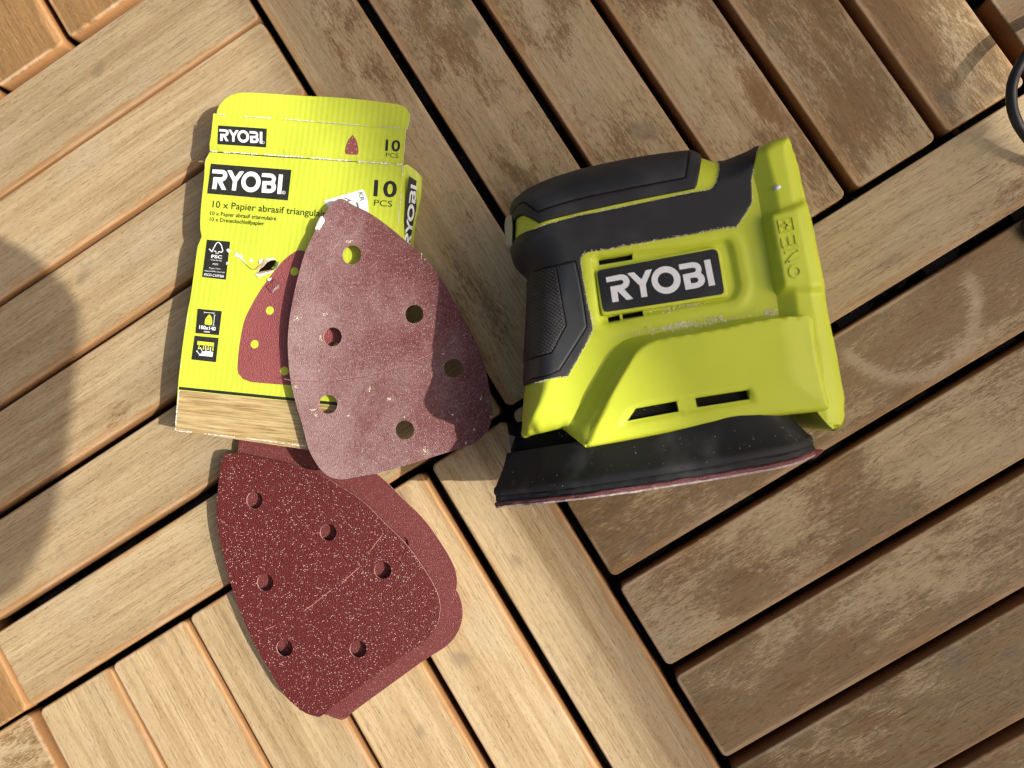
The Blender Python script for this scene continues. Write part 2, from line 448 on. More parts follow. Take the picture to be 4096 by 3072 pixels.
M_PLATE = mat_rubber('black_gloss_plate', (0.013, 0.014, 0.016), 0.5, 0.0, 0.30)
M_WHITE = mat_simple('white_print', (0.72, 0.74, 0.75), 0.45, 0.4, 0.04, 0.5)
M_BLACKP = mat_simple('black_print', (0.022, 0.022, 0.018), 0.42, 0.4, 0.25, 0.4)
M_GREENP = mat_simple('dark_green_print', (0.035, 0.048, 0.008), 0.5, 0.3)
M_GREY = mat_simple('grey_clear_plastic', (0.34, 0.31, 0.26), 0.35, 0.5)
M_CABLE = mat_simple('black_cable', (0.014, 0.014, 0.016), 0.38, 0.45, 0.2, 0.3)
M_DUST = mat_simple('sawdust', (0.74, 0.70, 0.50), 0.9, 0.2, 0.15, 0.5)
M_CARD = mat_simple('torn_card', (0.66, 0.64, 0.60), 0.9, 0.2, 0.12, 0.6)
M_BACK2 = mat_simple('frayed_backing', (0.46, 0.38, 0.37), 0.9, 0.2, 0.35, 0.8)
M_KRAFT = mat_simple('brown_card', (0.40, 0.28, 0.18), 0.9, 0.2, 0.2, 0.5)

# ------------------------------------------------------------------ ground and deck
gv = [(-2500, -2500, -34), (2500, -2500, -34), (2500, 2500, -34), (-2500, 2500, -34)]
g = obj('ground', gv, [(0, 1, 2, 3)], M_SOIL, smooth=False); tag(g, 'dark ground seen through the gaps between the planks', 'ground', kind='structure')

EA = np.array([0.849989, 0.526801]); EB = np.array([0.526801, -0.849989]); X0 = np.array([-45.8834, 2.466])
def ab(a, b): return X0 + a * EA + b * EB

def plank_mesh(L, Wd, T=20.0, bv=0.6):
    """long x, rounded arrises; local mm"""
    prof = [(2.6*bv, 0.0), (1.7*bv, -0.18*bv), (0.9*bv, -0.62*bv), (0.3*bv, -1.35*bv), (0.0, -2.4*bv), (0.0, -T)]
    n = 5; rc = 3.2; ring = []
    V = []
    for ins, z in prof:
        hx, hy = L / 2 - ins, Wd / 2 - ins; r = max(0.4, rc - ins)
        for cx, cy, a0 in ((hx - r, hy - r, 0), (-hx + r, hy - r, PI / 2), (-hx + r, -hy + r, PI), (hx - r, -hy + r, 1.5 * PI)):
            for k in range(n):
                a = a0 + k * PI / 2 / (n - 1)
                V.append((cx + r * math.cos(a), cy + r * math.sin(a), z))
    m = 4 * n; Fs = [list(range(m))]
    for i in range(len(prof) - 1):
        for j in range(m):
            Fs.append([i*m + j, (i+1)*m + j, (i+1)*m + (j+1) % m, i*m + (j+1) % m])
    Fs.append([(len(prof)-1)*m + j for j in range(m)][::-1])
    return np.array(V), Fs
def base_mesh(a0, b0, along):
    """black plastic lattice carrying a tile: bars across the planks plus a rim"""
    V = []; Fs = []
    def bar(a1, a2, b1, b2, z1, z2):
        k = len(V)
        for z in (z1, z2):
            for a, b in ((a1, b1), (a2, b1), (a2, b2), (a1, b2)): V.append((*ab(a, b), z))
        Fs.extend([[k+4, k+7, k+6, k+5], [k, k+1, k+2, k+3]])
        for j in range(4): Fs.append([k + j, k+4 + j, k+4 + (j+1) % 4, k + (j+1) % 4])
    for k in range(6):
        c = 25 + 50 * k
        if along == 'a': bar(a0 + c - 9, a0 + c + 9, b0 + 2, b0 + 298, -31, -20.5)
        else: bar(a0 + 2, a0 + 298, b0 + c - 9, b0 + c + 9, -31, -20.5)
    for k in range(9):
        c = 14 + 34 * k
        if along == 'a': bar(a0 + 2, a0 + 298, b0 + c - 1.5, b0 + c + 1.5, -32, -23)
        else: bar(a0 + c - 1.5, a0 + c + 1.5, b0 + 2, b0 + 298, -32, -23)
    return np.array(V), Fs

# tile: a0, b0, direction, gap centres across (7), gap widths, plank-look dicts
def tile(a0, b0, along, cen, gw, look, label, e0=1.6, e1=1.6):
    V, Fs = base_mesh(a0, b0, along)
    o2 = ab(a0 + 150, b0 + 150)
    t = obj('deck_tile', V, Fs, M_BASE, None, False, origin=(o2[0], o2[1], 0))
    tag(t, label, 'deck tile', 'wooden deck tiles', 'structure')
    for k in range(6):
        lo = cen[k] + gw[k] / 2; hi = cen[k + 1] - gw[k + 1] / 2
        Wd = hi - lo; L = 300 - e0 - e1; mid = (lo + hi) / 2
        if along == 'a':
            c = ab(a0 + e0 + L / 2, mid); ang = math.atan2(EA[1], EA[0])
        else:
            c = ab(mid, b0 + e0 + L / 2); ang = math.atan2(EB[1], EB[0])
        PV, PF = plank_mesh(L, Wd, 20.0, look.get('bevel', .52) * random.uniform(.85, 1.15))
        me = bpy.data.meshes.new('plank'); me.from_pydata([tuple(v * MM) for v in PV], [], PF); me.materials.append(W_WOOD)
        sm = np.ones(len(PF), bool); sm[0] = False; sm[-1] = False; me.polygons.foreach_set('use_smooth', sm); me.update()
        p = bpy.data.objects.new('plank', me); COL.objects.link(p); p.parent = t
        p.location = ((c[0] - o2[0]) * MM, (c[1] - o2[1]) * MM, random.uniform(-0.35, 0.0) * MM)
        p.rotation_euler = (random.uniform(-.003, .003), random.uniform(-.0008, .0008), ang + random.uniform(-.0012, .0012))
        lk = dict(look); 
        if isinstance(lk.get('wear'), (list, tuple)): lk['wear'] = lk['wear'][k]
        if isinstance(lk.get('tone'), (list, tuple)): lk['tone'] = lk['tone'][k]
        if isinstance(lk.get('grey'), (list, tuple)): lk['grey'] = lk['grey'][k]
        if isinstance(lk.get('edge'), (list, tuple)): lk['edge'] = lk['edge'][k]
        rg = look.get('ring')
        if rg and rg[0] == k:
            dq = np.array(rg[1]) - c; p['ring_x'] = float(dq[0]*math.cos(ang) + dq[1]*math.sin(ang)); p['ring_y'] = float(-dq[0]*math.sin(ang) + dq[1]*math.cos(ang)); p['ring_r'] = float(rg[2])
        else: p['ring_x'] = 0.0; p['ring_y'] = 0.0; p['ring_r'] = 0.0
        p['seed'] = random.uniform(0, 10.0); p['wear'] = float(lk['wear']); p['tone'] = float(lk.get('tone', 1.0)) * random.uniform(.95, 1.05)
        p['edge'] = float(lk.get('edge', .8)); p['grey'] = float(lk.get('grey', .3)); p['hl'] = L / 2; p['hw'] = Wd / 2; p['side'] = float(lk.get('side', 1.0))
    return t
R6 = [0, 50, 100, 150, 200, 250, 300]
def off(b, l=R6): return [b + x for x in l]
tile(-300, -300, 'a', [-298, -248.6, -198, -148.5, -98.6, -47.6, 1.3], [2.0, 1.4, 3.2, 3.4, 4.6, 6.0, 4.5],
     dict(wear=[.92, .97, .95, .92, .9, 1.0], edge=.9, grey=.2, tone=[.80, .88, .82, .84, .90, .94], side=-1), 'sunlit deck tile of pale sanded planks under the yellow box', 1.0, 1.8)
tile(0, -300, 'b', [1.2, 49.8, 100, 150, 200.4, 250, 298], [2.0, 5.2, 5.4, 5.4, 6.0, 6.0, 5.0],
     dict(wear=[.82, .66, .74, .64, .66, .50], edge=.75, grey=.4, tone=[1, .9, .95, .95, .95, .95], side=-1, bevel=.34), 'shaded deck tile of half sanded planks above the sander')
tile(0, 0, 'a', off(0), [4.0, 5.6, 5.6, 5.6, 5.6, 5.6, 5],
     dict(wear=[.76, .52, .64, .54, .44, .52], edge=.55, grey=.8, tone=[.95, .9, .92, .9, .82, .85], side=-1, bevel=.32, ring=(1, at2(3612, 1238, 0), 33.0)), 'shaded deck tile of scuffed brown planks at lower right', 2.2, 1.6)
tile(-300, 0, 'b', off(-300, [2, 51, 100.5, 150.5, 200, 250, 299]), [3.0, 1.2, 2.4, 3.4, 5.0, 5.6, 3],
     dict(wear=[1.0, 1.05, 1.03, 1.0, 1.0, .93], edge=.85, grey=.1, tone=[1.04, 1.08, 1.06, 1.04, 1.05, .98], side=1), 'sunlit deck tile of palest sanded planks below the sheet stack', 2.8, 1.6)
tile(-300, -600, 'b', off(-300, [0, 50, 101, 152, 201, 251, 300]), [3, 3, 3.0, 4.2, 4, 4, 3], dict(wear=.30, edge=.8, grey=.05, tone=1.15), 'deck tile of orange brown planks in the upper left corner', 1.6, 2.6)
tile(-600, -300, 'b', off(-600), [4, 4, 4, 4, 4, 4, 2.0], dict(wear=.22, edge=.6, grey=.05, tone=1.2), 'deck tile of orange brown planks at the left edge', 1.6, 1.0)
tile(-600, 0, 'a', off(0), [1.6, 4, 4, 4, 4, 4, 4], dict(wear=.62, edge=.6, grey=.3, tone=1.0), 'deck tile with its plank end in the lower left corner', 1.6, 2.0)
tile(300, -300, 'a', off(-300), [4, 5, 5, 5, 5, 5.4, 4], dict(wear=.42, edge=.4, grey=1.0, tone=.62, bevel=.4), 'deck tile of weathered planks in the upper right corner', 4.4, 1.6)
tile(300, 0, 'b', off(300), [4, 5, 5, 5, 5, 5, 4], dict(wear=.6, edge=.5, grey=.5, tone=1.0), 'deck tile beyond the black cable at the right edge', 2.0, 1.6)

for i_, j_, lb in ((0, -2, 'deck tile beyond the upper edge of the picture'), (1, -2, 'deck tile beyond the upper right corner of the picture'), (-2, -2, 'deck tile beyond the upper left corner of the picture'),
                   (-2, 1, 'deck tile beyond the lower left corner of the picture'), (-1, 1, 'deck tile beyond the lower edge of the picture'), (0, 1, 'deck tile beyond the lower right edge of the picture'), (1, 1, 'deck tile beyond the right corner of the picture')):
    al = 'a' if (i_ + j_) % 2 == 0 else 'b'
    tile(i_ * 300, j_ * 300, al, off(j_ * 300 if al == 'a' else i_ * 300), [4, 5, 5, 5, 5, 5, 4], dict(wear=.5, edge=.6, grey=.4, tone=1.0), lb)

# ------------------------------------------------------------------ unseen shade casters, added for their shadows: a beam overhead, a slab over the deck
S = np.array([TAN * math.cos(math.radians(SUN_AZ)), TAN * math.sin(math.radians(SUN_AZ)), 1.0])
H_B = 2350.0
L0, L1 = at(1310, 0, 0), at(2960, 3072, 0)
K0, K1 = at(3720, 0, 0), at(4700, 2400, 0)
dl = (L1 - L0) / np.linalg.norm(L1 - L0); nl = np.array([-dl[1], dl[0], 0.0])
wid = float(np.dot(K0 - L0, nl)); sgn = np.sign(wid); wid = abs(wid)
c0 = (L0 + L1) / 2 + S * H_B
beam = thing('shade_beam', (c0[0], c0[1], 0), 'wide beam added above the deck, out of the picture, to shade the sander', 'shade beam')  # added out of view; its two edges bound the strip of shade
BV = []
for z in (0, 45):
    for a, b in ((-1800, 0), (1800, 0), (1800, wid), (-1800, wid)):
        BV.append(c0 + dl * a + nl * sgn * b + np.array([0, 0, z]))
BF = [[0, 3, 2, 1], [4, 5, 6, 7], [0, 1, 5, 4], [1, 2, 6, 5], [2, 3, 7, 6], [3, 0, 4, 7]]
M_BEAM = mat_simple('painted_beam', (0.30, 0.24, 0.17), 0.7, 0.3, 0.2, 0.02)
obj('beam', BV, BF, M_BEAM, beam, False)
for e in (-1740, 1740):
    q = c0 + dl * e + nl * sgn * wid / 2; PV = []
    for z in (-34, H_B):
        for a, b in ((-45, -45), (45, -45), (45, 45), (-45, 45)): PV.append((q[0] + a, q[1] + b, z))
    obj('post', PV, BF, M_BEAM, beam, False)
ph = [(-420, 1000), (-200, 905), (30, 985), (150, 1085), (225, 1160), (254, 1235), (258, 1330), (246, 1440), (232, 1560), (214, 1720), (186, 1900), (150, 2050), (105, 2180), (45, 2290), (-60, 2390), (-420, 2480)]
HP = 520.0
pp = smooth_poly(pts(ph, 0), (), 6) + S[:2] * HP
shade_slab = patch('shade_slab', pp, lambda q: np.full(len(q), HP), [M_CABLE, M_CABLE], None, (), 30, (), 9, True, False, None)  # unseen slab cut to a shadow outline, added to cast that shadow
tag(shade_slab, 'dark slab added above the deck, out of the picture, to shade its left edge', 'shade_slab')
#@@PART2
# ------------------------------------------------------------------ lettering: the maker's word, traced as polygons (letter space -> any frame)
LT = {
 'R': [[(232,552),(450,508),(500,510),(545,530),(575,565),(588,610),(580,655),(555,695),(508,728),(640,865),(545,885),(405,752),(425,905),(332,920),(297,690),(455,660),(480,648),(497,622),(490,600),(465,588),(435,592),(245,626)]],
 'Y': [[(552,492),(652,475),(762,582),(825,447),(920,430),(825,655),(850,832),(762,845),(735,672)]],
 'O': [None],
 'B': [[(1313,362),(1500,328),(1560,330),(1610,352),(1640,395),(1645,440),(1635,485),(1670,515),(1692,560),(1692,610),(1670,655),(1620,690),(1560,708),(1410,733),(1368,510),(1520,478),(1550,468),(1565,440),(1555,415),(1525,405),(1325,438)],
       [(1475,562),(1545,550),(1580,555),(1600,585),(1590,612),(1560,628),(1492,637)]],
 'I': [[(1680,300),(1770,285),(1842,660),(1752,677)]]}
LT['O'] = [circle((1125, 588), 214, 40, 202), circle((1122, 588), 119, 32, 111)]
L_O = np.array([232., 552.]); L_S = np.array([1770., 285.]) - L_O; L_T = np.array([332., 920.]) - L_O
L_INV = np.linalg.inv(np.c_[L_S, L_T])
def word(parent, mat, fr, name='letter', lift=0.15, hfun=None, thick=0.1):
    """fr(s, t) -> world point(s); s 0..1 along the word, t 0..1 top to bottom"""
    for ch, loops in LT.items():
        L = [ccw(np.asarray(l, float)) for l in loops]
        pv, tri = triangulate(L[0], L[1:], None)
        st = (pv - L_O) @ L_INV.T
        V = np.array([fr(a, b) for a, b in st]); n = len(V)
        tri = np.array(tri)
        up = np.cross(V[tri[0][1]] - V[tri[0][0]], V[tri[0][2]] - V[tri[0][0]])
        if np.dot(up, CC - V[0]) < 0: tri = tri[:, ::-1]; up = -up
        nn = up / np.linalg.norm(up)
        Vt = V + nn * lift; Vb = V + nn * (lift - thick)
        Fs = [list(t) for t in tri] + [[b, a, a + n, b + n] for a, b in boundary_edges(tri)]
        obj(name, np.vstack([Vt, Vb]), Fs, mat, parent, False)
def frame3(pxTL, pxTR, pxBL, un):
    A, B, D = un(*pxTL), un(*pxTR), un(*pxBL)
    return lambda s, t: A + s * (B - A) + t * (D - A)
def text(parent, s, p0, p1, cap, un, mat, name='lettering', lift=0.13, bold=0.0, up=None, fit=True):
    """text from pixel p0 to p1 along its baseline with cap height `cap` px; un(px,py) -> 3D"""
    V, Fs = text_mesh(s, 0.0, bold)
    x0, x1 = V[:, 0].min(), V[:, 0].max()
    p0 = np.array(p0, float); p1 = np.array(p1, float); d = p1 - p0; L = np.linalg.norm(d); d /= L
    u = np.array([d[1], -d[0]]) if up is None else np.array(up, float)
    k = L / (x1 - x0); ky = cap / 0.72
    W3 = [un(*(p0 + d * (q[0] - x0) * k + u * q[1] * ky)) for q in V]
    W3 = np.array(W3); f0 = Fs[0]
    nn = np.cross(W3[f0[1]] - W3[f0[0]], W3[f0[2]] - W3[f0[0]])
    nn = nn / max(1e-12, np.linalg.norm(nn))
    if np.dot(nn, CC - W3[0]) < 0: nn = -nn; Fs = [f[::-1] for f in Fs]
    return obj(name, W3 + nn * lift, Fs, mat, parent, False)

# ------------------------------------------------------------------ the yellow carton
ZB = 20.0
BOX = thing('sandpaper_box', (*at2(1150, 1200, 0), 0), 'opened lime yellow sandpaper carton with torn front lying on the deck', 'box')
ANG = math.radians(6.9)
LIMEBOX = (0.530, 0.610, 0.050)
M_BOX = mat_box('lime_carton', LIMEBOX, ANG)
M_BOXS = mat_box('lime_carton_side', LIMEBOX, ANG)
def zbox(q):
    q = np.asarray(q); x, y = q[:, 0], q[:, 1]
    return ZB + 0.45 * np.sin(x * 0.055 + 1.0) + 0.35 * np.sin(y * 0.045) + 0.25 * np.sin(x * 0.13 - y * 0.09)
def zb1(p): return float(zbox(np.array([p]))[0])
def onbox(px, py):
    p = at(px, py, ZB); z = zb1(p[:2]); p = at(px, py, z); return p
left = [(839, 609), (822, 640), (817, 712), (803, 842), (801, 920), (806, 946), (790, 985), (763, 1195), (752, 1253), (727, 1443), (714, 1557), (701, 1722)]
right = [(1500, 1838), (1587, 946), (1604, 788), (1613, 661)]
Pm = pts(left[::1] + [(1043, 1760), (1223, 1785)] + right, ZB)
Pm = smooth_poly(Pm, (0, len(left) - 1, len(left) + 2, len(Pm) - 1), 4.0)
hole = pts([(1032, 1092), (1036, 1076), (1052, 1064), (1066, 1047), (1084, 1040), (1100, 1040), (1106, 1052), (1098, 1072), (1086, 1080), (1060, 1084)], ZB)
patch('front_panel', Pm, zbox, [M_BOX, M_CARD], BOX, [smooth_poly(hole, (2, 4, 7), 0.8)], 4.0, (0.8,), 0.5, False)
# walls and back
def wall(name, top, out, mat, z0=0.4):
    """from a polyline on the front panel's edge down to the deck, leaning by `out` mm"""
    T = np.array(top); nT = len(T); d = T[-1] - T[0]; d /= np.linalg.norm(d); nr = np.array([d[1], -d[0]])
    V = []; rows = 5
    for k in range(rows):
        f = k / (rows - 1)
        q = T + nr * out * (f + 0.15 * math.sin(f * PI))
        V.append(np.c_[q, (zbox(T) - 0.1) * (1 - f) + z0 * f])
    Fs = [[r*nT + i, (r+1)*nT + i, (r+1)*nT + i+1, r*nT + i+1] for r in range(rows-1) for i in range(nT-1)]
    return obj(name, np.vstack(V), Fs, mat, BOX, True)
LP = smooth_poly(pts(left, ZB), (), 4, False); wall('side_wall', LP, 1.0, M_BOXS)
BP = smooth_poly(pts([(701, 1722), (1043, 1760), (1223, 1785), (1500, 1838)], ZB), (), 4, False); wall('end_wall', BP, 0.5, M_BOXS, 8.2)
RP = smooth_poly(pts(right, ZB), (), 4, False); rw = wall('side_wall', RP, 3.6, M_BOXS)
bk = pts([(839, 609), (701, 1722), (1500, 1838), (1613, 661)], ZB)
obj('back_panel', np.c_[bk, np.full(4, 0.5)], [[0, 1, 2, 3]], M_KRAFT, BOX, False)
# open lid strip and tuck flap beyond the top edge
lidP = pts([(858, 457), (1627, 517), (1614, 659), (840, 604)], ZB)
lo_l = pts([(840, 604), (1614, 659)], ZB)
dv = lo_l[1] - lo_l[0]; dv /= np.linalg.norm(dv); nv = np.array([-dv[1], dv[0]])
def zlid(q):
    q = np.asarray(q); t = (q - lo_l[0]) @ nv
    return zbox(q) + 0.5 * sst(t, 0, 3) + 0.03 * t - 0.9 * np.exp(-(t / 0.9) ** 2) + 0.9 * np.exp(-(t / 4.0)**2) - 0.6 * np.exp(-((t - 17.2) / 0.8) ** 2)
patch('lid_panel', smooth_poly(lidP, (0, 1, 2, 3), 3.0), zlid, [M_BOX, M_CARD], BOX, (), 2.0, (0.8,), 0.45, False)
flapP = pts([(866, 458), (870, 440), (882, 420), (904, 395), (936, 379), (980, 371), (1229, 384), (1414, 400), (1593, 419), (1622, 432), (1640, 456), (1639, 479), (1628, 514)], ZB + 1)
def zflap(q):
    q = np.asarray(q); t = (q - lo_l[0]) @ nv
    return zlid(q) + 0.02 * (t - 17) + 0.35 * np.sin(q[:, 0] * 0.09)
patch('tuck_flap', smooth_poly(flapP, (0, len(flapP) - 1), 2.0), lambda q: zflap(q) - 0.35, [M_BOX, M_CARD], BOX, (), 2.5, (0.8,), 0.45, False)
def onlid(px, py):
    p = at(px, py, ZB + .8); z = float(zlid(np.array([p[:2]]))[0]); return at(px, py, z)
# right wall plane for its print
wt0, wt1 = at(1613, 661, ZB), at(1587, 946, ZB)
dw = wt1 - wt0; dw /= np.linalg.norm(dw); nw = np.array([-dw[1], dw[0], 0]);  nw = nw if nw[0] > 0 else -nw
wb0 = np.array([*(wt0 + nw * 3.6)[:2], 0.4]); wn_ = np.cross(dw, wb0 - wt0); wn_ /= np.linalg.norm(wn_)
if wn_[0] < 0: wn_ = -wn_
def onwall(px, py): return at_plane(px, py, wt0 + wn_ * 0.75, wn_)
# flap ear standing out of the open end beside the side wall
ear = [(1617, 660), (1631, 658), (1660, 680), (1680, 699), (1688, 712), (1685, 783), (1669, 821), (1661, 875), (1642, 984), (1628, 1010), (1600, 1000), (1604, 800)]
EV = [at(px, py, z) for (px, py), z in zip(ear, (19.5, 19, 17, 15.5, 14, 13, 10, 8, 6, 6, 14, 19))]
obj('side_flap', np.array(EV), [list(range(len(EV)))[::-1]], M_BOXS, BOX, False)
ew = np.mean(EV, 0)
eq = np.array(EV); _, _, vt = np.linalg.svd(eq - eq.mean(0)); en_ = vt[2] if vt[2][2] > 0 else -vt[2]
def onear(px, py): return at_plane(px, py, eq.mean(0) + en_ * 0.9, en_)
band = [(1636, 704), (1681, 733), (1668, 822), (1652, 897), (1638, 985), (1606, 960)]
obj('print_band', np.array([onear(*p) for p in band]), [list(range(6))[::-1]], M_BLACKP, BOX, False)
word(BOX, M_WHITE, frame3((1615, 984), (1643, 736), (1640, 988), onear), lift=0.25)
# printed blocks
def block(corners, un=onbox, mat=M_BLACKP, name='print_block', lift=0.13):
    V = []; A, B, D, Cc = [np.array(c, float) for c in (corners[0], corners[1], corners[3], corners[2])]
    n = 22
    for j in range(n):
        for i in range(n):
            s, t = i / (n - 1), j / (n - 1)
            p = (A * (1 - s) + B * s) * (1 - t) + (D * (1 - s) + Cc * s) * t
            V.append(un(*p) + np.array([0, 0, lift]))
    Fs = [[j*n + i, (j+1)*n + i, (j+1)*n + i+1, j*n + i+1] for j in range(n-1) for i in range(n-1)]
    return obj(name, V, Fs, mat, BOX, False)
def boxfr(a, b, d, un): return frame3(a, b, d, un)
def curved_word(a, b, d, un, mat=M_WHITE):
    A, B, D = [np.array(c, float) for c in (a, b, d)]
    word(BOX, mat, lambda s, t: un(*(A + s * (B - A) + t * (D - A))), lift=0.28)
block([(873, 502), (1068, 515), (1065, 590), (870, 577)], onlid)
curved_word((878, 517), (1050, 528), (881, 564), onlid)
block([(844, 655), (1166, 680), (1152, 802), (829, 774)])
curved_word((851, 678), (1133, 699), (849, 756), onbox)
V2, F2 = stroke(circle((1136, 771), 6.2, 16), 1.6, True); obj('registered_mark', [onbox(*v) + np.array([0, 0, .28]) for v in V2], [f[::-1] for f in F2], M_WHITE, BOX, False)
text(BOX, 'R', (1133, 774.5), (1139.5, 775), 7, onbox, M_WHITE, 'registered_mark', 0.28, 0.01)
V2, F2 = stroke(circle((1054, 571), 4.4, 14), 1.5, True); obj('registered_mark', [onlid(*v) + np.array([0, 0, .28]) for v in V2], [f[::-1] for f in F2], M_WHITE, BOX, False)
text(BOX, '10', (1541, 602), (1600, 606), 45, onlid, M_BLACKP, 'lettering', .13, 0.022)
text(BOX, 'PCS', (1544, 628), (1594, 632), 18, onlid, M_GREENP, 'lettering')
text(BOX, '10', (1494, 783), (1586, 789), 65, onbox, M_BLACKP, 'lettering', .13, 0.022)
text(BOX, 'PCS', (1496, 822), (1568, 828), 25, onbox, M_GREENP, 'lettering')
text(BOX, '10 x Papier abrasif triangulaire', (850, 829), (1322, 870), 27, onbox, M_GREENP, 'lettering', .13, .012)
text(BOX, '10 x Papier abrasif triangulaire', (841, 860), (1105, 882), 16, onbox, M_GREENP, 'lettering', .13, .018)
text(BOX, '10 x Dreieckschleifpapier', (839, 884), (1056, 902), 16, onbox, M_GREENP, 'lettering', .13, .018)
# forest emblem block
block([(828, 959), (921, 967), (904, 1119), (809, 1108)])
def fe(x, y): return (780 + x * 0.12658, 930 + y * 0.12658)
tree = smooth_poly([fe(*p) for p in ((455, 520), (545, 615), (640, 420), (700, 335), (760, 320), (810, 365), (850, 430), (860, 490), (885, 555), (870, 610), (820, 625), (770, 600))], (1,), 1.5, False)
V2, F2 = stroke(tree, 4.0); obj('emblem', [onbox(*v) + np.array([0, 0, .28]) for v in V2], F2, M_WHITE, BOX, False)
tr2 = np.array([fe(*p) for p in ((610, 590), (675, 595), (665, 655), (745, 665), (750, 600))])
V2, F2 = stroke(tr2, 3.4); obj('emblem', [onbox(*v) + np.array([0, 0, .28]) for v in V2], F2, M_WHITE, BOX, False)
text(BOX, 'FSC', fe(520, 805), fe(860, 832), 13, onbox, M_WHITE, 'lettering', .28, .03)
text(BOX, 'www.fsc.org', fe(505, 885), fe(850, 912), 6, onbox, M_WHITE, 'lettering', .28, .0)
text(BOX, 'MIX', fe(570, 1030), fe(745, 1044), 8.5, onbox, M_WHITE, 'lettering', .28, .0)
text(BOX, 'Paper from', fe(455, 1145), fe(810, 1180), 6.5, onbox, M_WHITE, 'lettering', .28, .0)
text(BOX, 'responsible sources', fe(300, 1225), fe(945, 1285), 6.5, onbox, M_WHITE, 'lettering', .28, .0)
text(BOX, 'FSC\u00ae C107581', fe(295, 1365), fe(915, 1430), 10, onbox, M_WHITE, 'lettering', .28, .02)
# size icon
block([(791, 1235), (888, 1245), (876, 1341), (782, 1332)])
def ic(x, y): return (780 + x * 0.15677, 1200 + y * 0.15672)
M_YPRINT = mat_simple('lime_print', LIMEBOX, 0.45, 0.4)
M_REDPRINT = mat_sand('printed_red', (0.27, 0.075, 0.075), 1.6, 0.0, 0.18, (.5,.3,.3))
def print_poly(P, un, mat, name, lift=.28, holes=()):
    P = ccw(np.asarray(P, float)); pv, tri = triangulate(P, holes, None)
    obj(name, [un(*p) + np.array([0, 0, lift]) for p in pv], [list(t)[::-1] for t in tri], mat, BOX, False)
print_poly(smooth_poly([ic(*p) for p in ((372, 362), (425, 430), (447, 520), (440, 620), (410, 642), (300, 632), (255, 612), (262, 520), (300, 440))], (0,), 2), onbox, M_YPRINT, 'icon', holes=[circle(ic(*p), 1.5, 6) for p in ((370, 408), (318, 484), (398, 490), (290, 548), (412, 556), (348, 600))])
for a, b in (((250, 318), (490, 338)), ((505, 395), (480, 640))):
    Q = np.array([ic(*a), ic(*b)]); V2, F2 = stroke(Q, 2.2); obj('icon', [onbox(*v) + np.array([0, 0, .28]) for v in V2], F2, M_WHITE, BOX, False)
for a, b in (((248, 295), (244, 345)), ((494, 312), (490, 362)), ((480, 385), (540, 390)), ((450, 640), (508, 646))):
    Q = np.array([ic(*a), ic(*b)]); V2, F2 = stroke(Q, 1.6); obj('icon', [onbox(*v) + np.array([0, 0, .28]) for v in V2], F2, M_WHITE, BOX, False)
text(BOX, '100x140', ic(108, 735), ic(530, 782), 15, onbox, M_WHITE, 'lettering', .28, .03)
text(BOX, 'mm', ic(232, 825), ic(380, 840), 9, onbox, M_WHITE, 'lettering', .28, .02)
# hook-and-loop icon
block([(779, 1343), (875, 1352), (864, 1449), (766, 1438)])
print_poly([ic(*p) for p in ((70, 1045), (498, 1092), (488, 1185), (58, 1140))], onbox, M_YPRINT, 'icon')
for hx, hy in ((112, 1150), (230, 1160), (348, 1172), (468, 1185)):
    Q = np.array([ic(hx, hy), ic(hx - 8, hy + 80)]); V2, F2 = stroke(Q, 4.0); obj('icon', [onbox(*v) + np.array([0, 0, .28]) for v in V2], F2, M_YPRINT, BOX, False)
    print_poly(circle(ic(hx - 9, hy + 88), 4.4, 12, 3.0), onbox, M_YPRINT, 'icon')
print_poly([ic(*p) for p in ((100, 1418), (200, 1320), (280, 1300), (470, 1325), (455, 1452))], onbox, M_WHITE, 'icon')
for a, b in (((130, 1400), (60, 1310)), ((200, 1330), (150, 1225)), ((290, 1320), (280, 1200)), ((395, 1330), (403, 1218))):
    Q = np.array([ic(*a), ic(*b)]); V2, F2 = stroke(Q, 3.2); obj('icon', [onbox(*v) + np.array([0, 0, .29]) for v in V2], F2, M_WHITE, BOX, False)
    d = (Q[1] - Q[0]) / np.linalg.norm(Q[1] - Q[0]); nn = np.array([-d[1], d[0]])
    print_poly([Q[1] + d * 4, Q[1] + nn * 4.2, Q[1] - nn * 4.2], onbox, M_WHITE, 'icon', .29)
# printed picture of a sheet with yellow holes
ps = [(1187, 1000), (1157, 1019), (1119, 1054), (1068, 1120), (1030, 1177), (992, 1247), (973, 1297), (958, 1380), (951, 1456), (954, 1494), (973, 1516), (1005, 1528), (1163, 1541), (1330, 1552), (1420, 1550), (1440, 1500), (1430, 1380), (1380, 1220), (1300, 1080), (1230, 1010)]
hh = [circle(at2(px, py, ZB), 2.15, 20) for px, py in ((1176, 1085), (1079, 1242), (1019, 1377), (1138, 1484), (1330, 1260), (1350, 1390))]
tear_cut = pts([(1112, 1030), (1120, 1046), (1092, 1088), (1080, 1118), (1062, 1130), (1040, 1120), (1050, 1085), (1100, 1040)], ZB)
PS = smooth_poly(pts(ps, ZB), (), 3)
flat('printed_sheet', PS, zbox, M_REDPRINT, BOX, hh, 0.12, 4.0)
sm = [(1411, 539), (1425, 560), (1433, 590), (1433, 614), (1426, 619), (1388, 617), (1381, 610), (1384, 585), (1394, 560)]
P_ = smooth_poly([np.array(p, float) for p in sm], (0,), 4); P_ = ccw(P_)
pv, tri = triangulate(P_, [circle(c, 2.4, 8) for c in ((1411, 551), (1397, 575), (1421, 576), (1390, 595), (1426, 597), (1408, 611))], None)
obj('printed_sheet', [onlid(*p) + np.array([0, 0, .13]) for p in pv], [list(t)[::-1] for t in tri], M_REDPRINT, BOX, False)
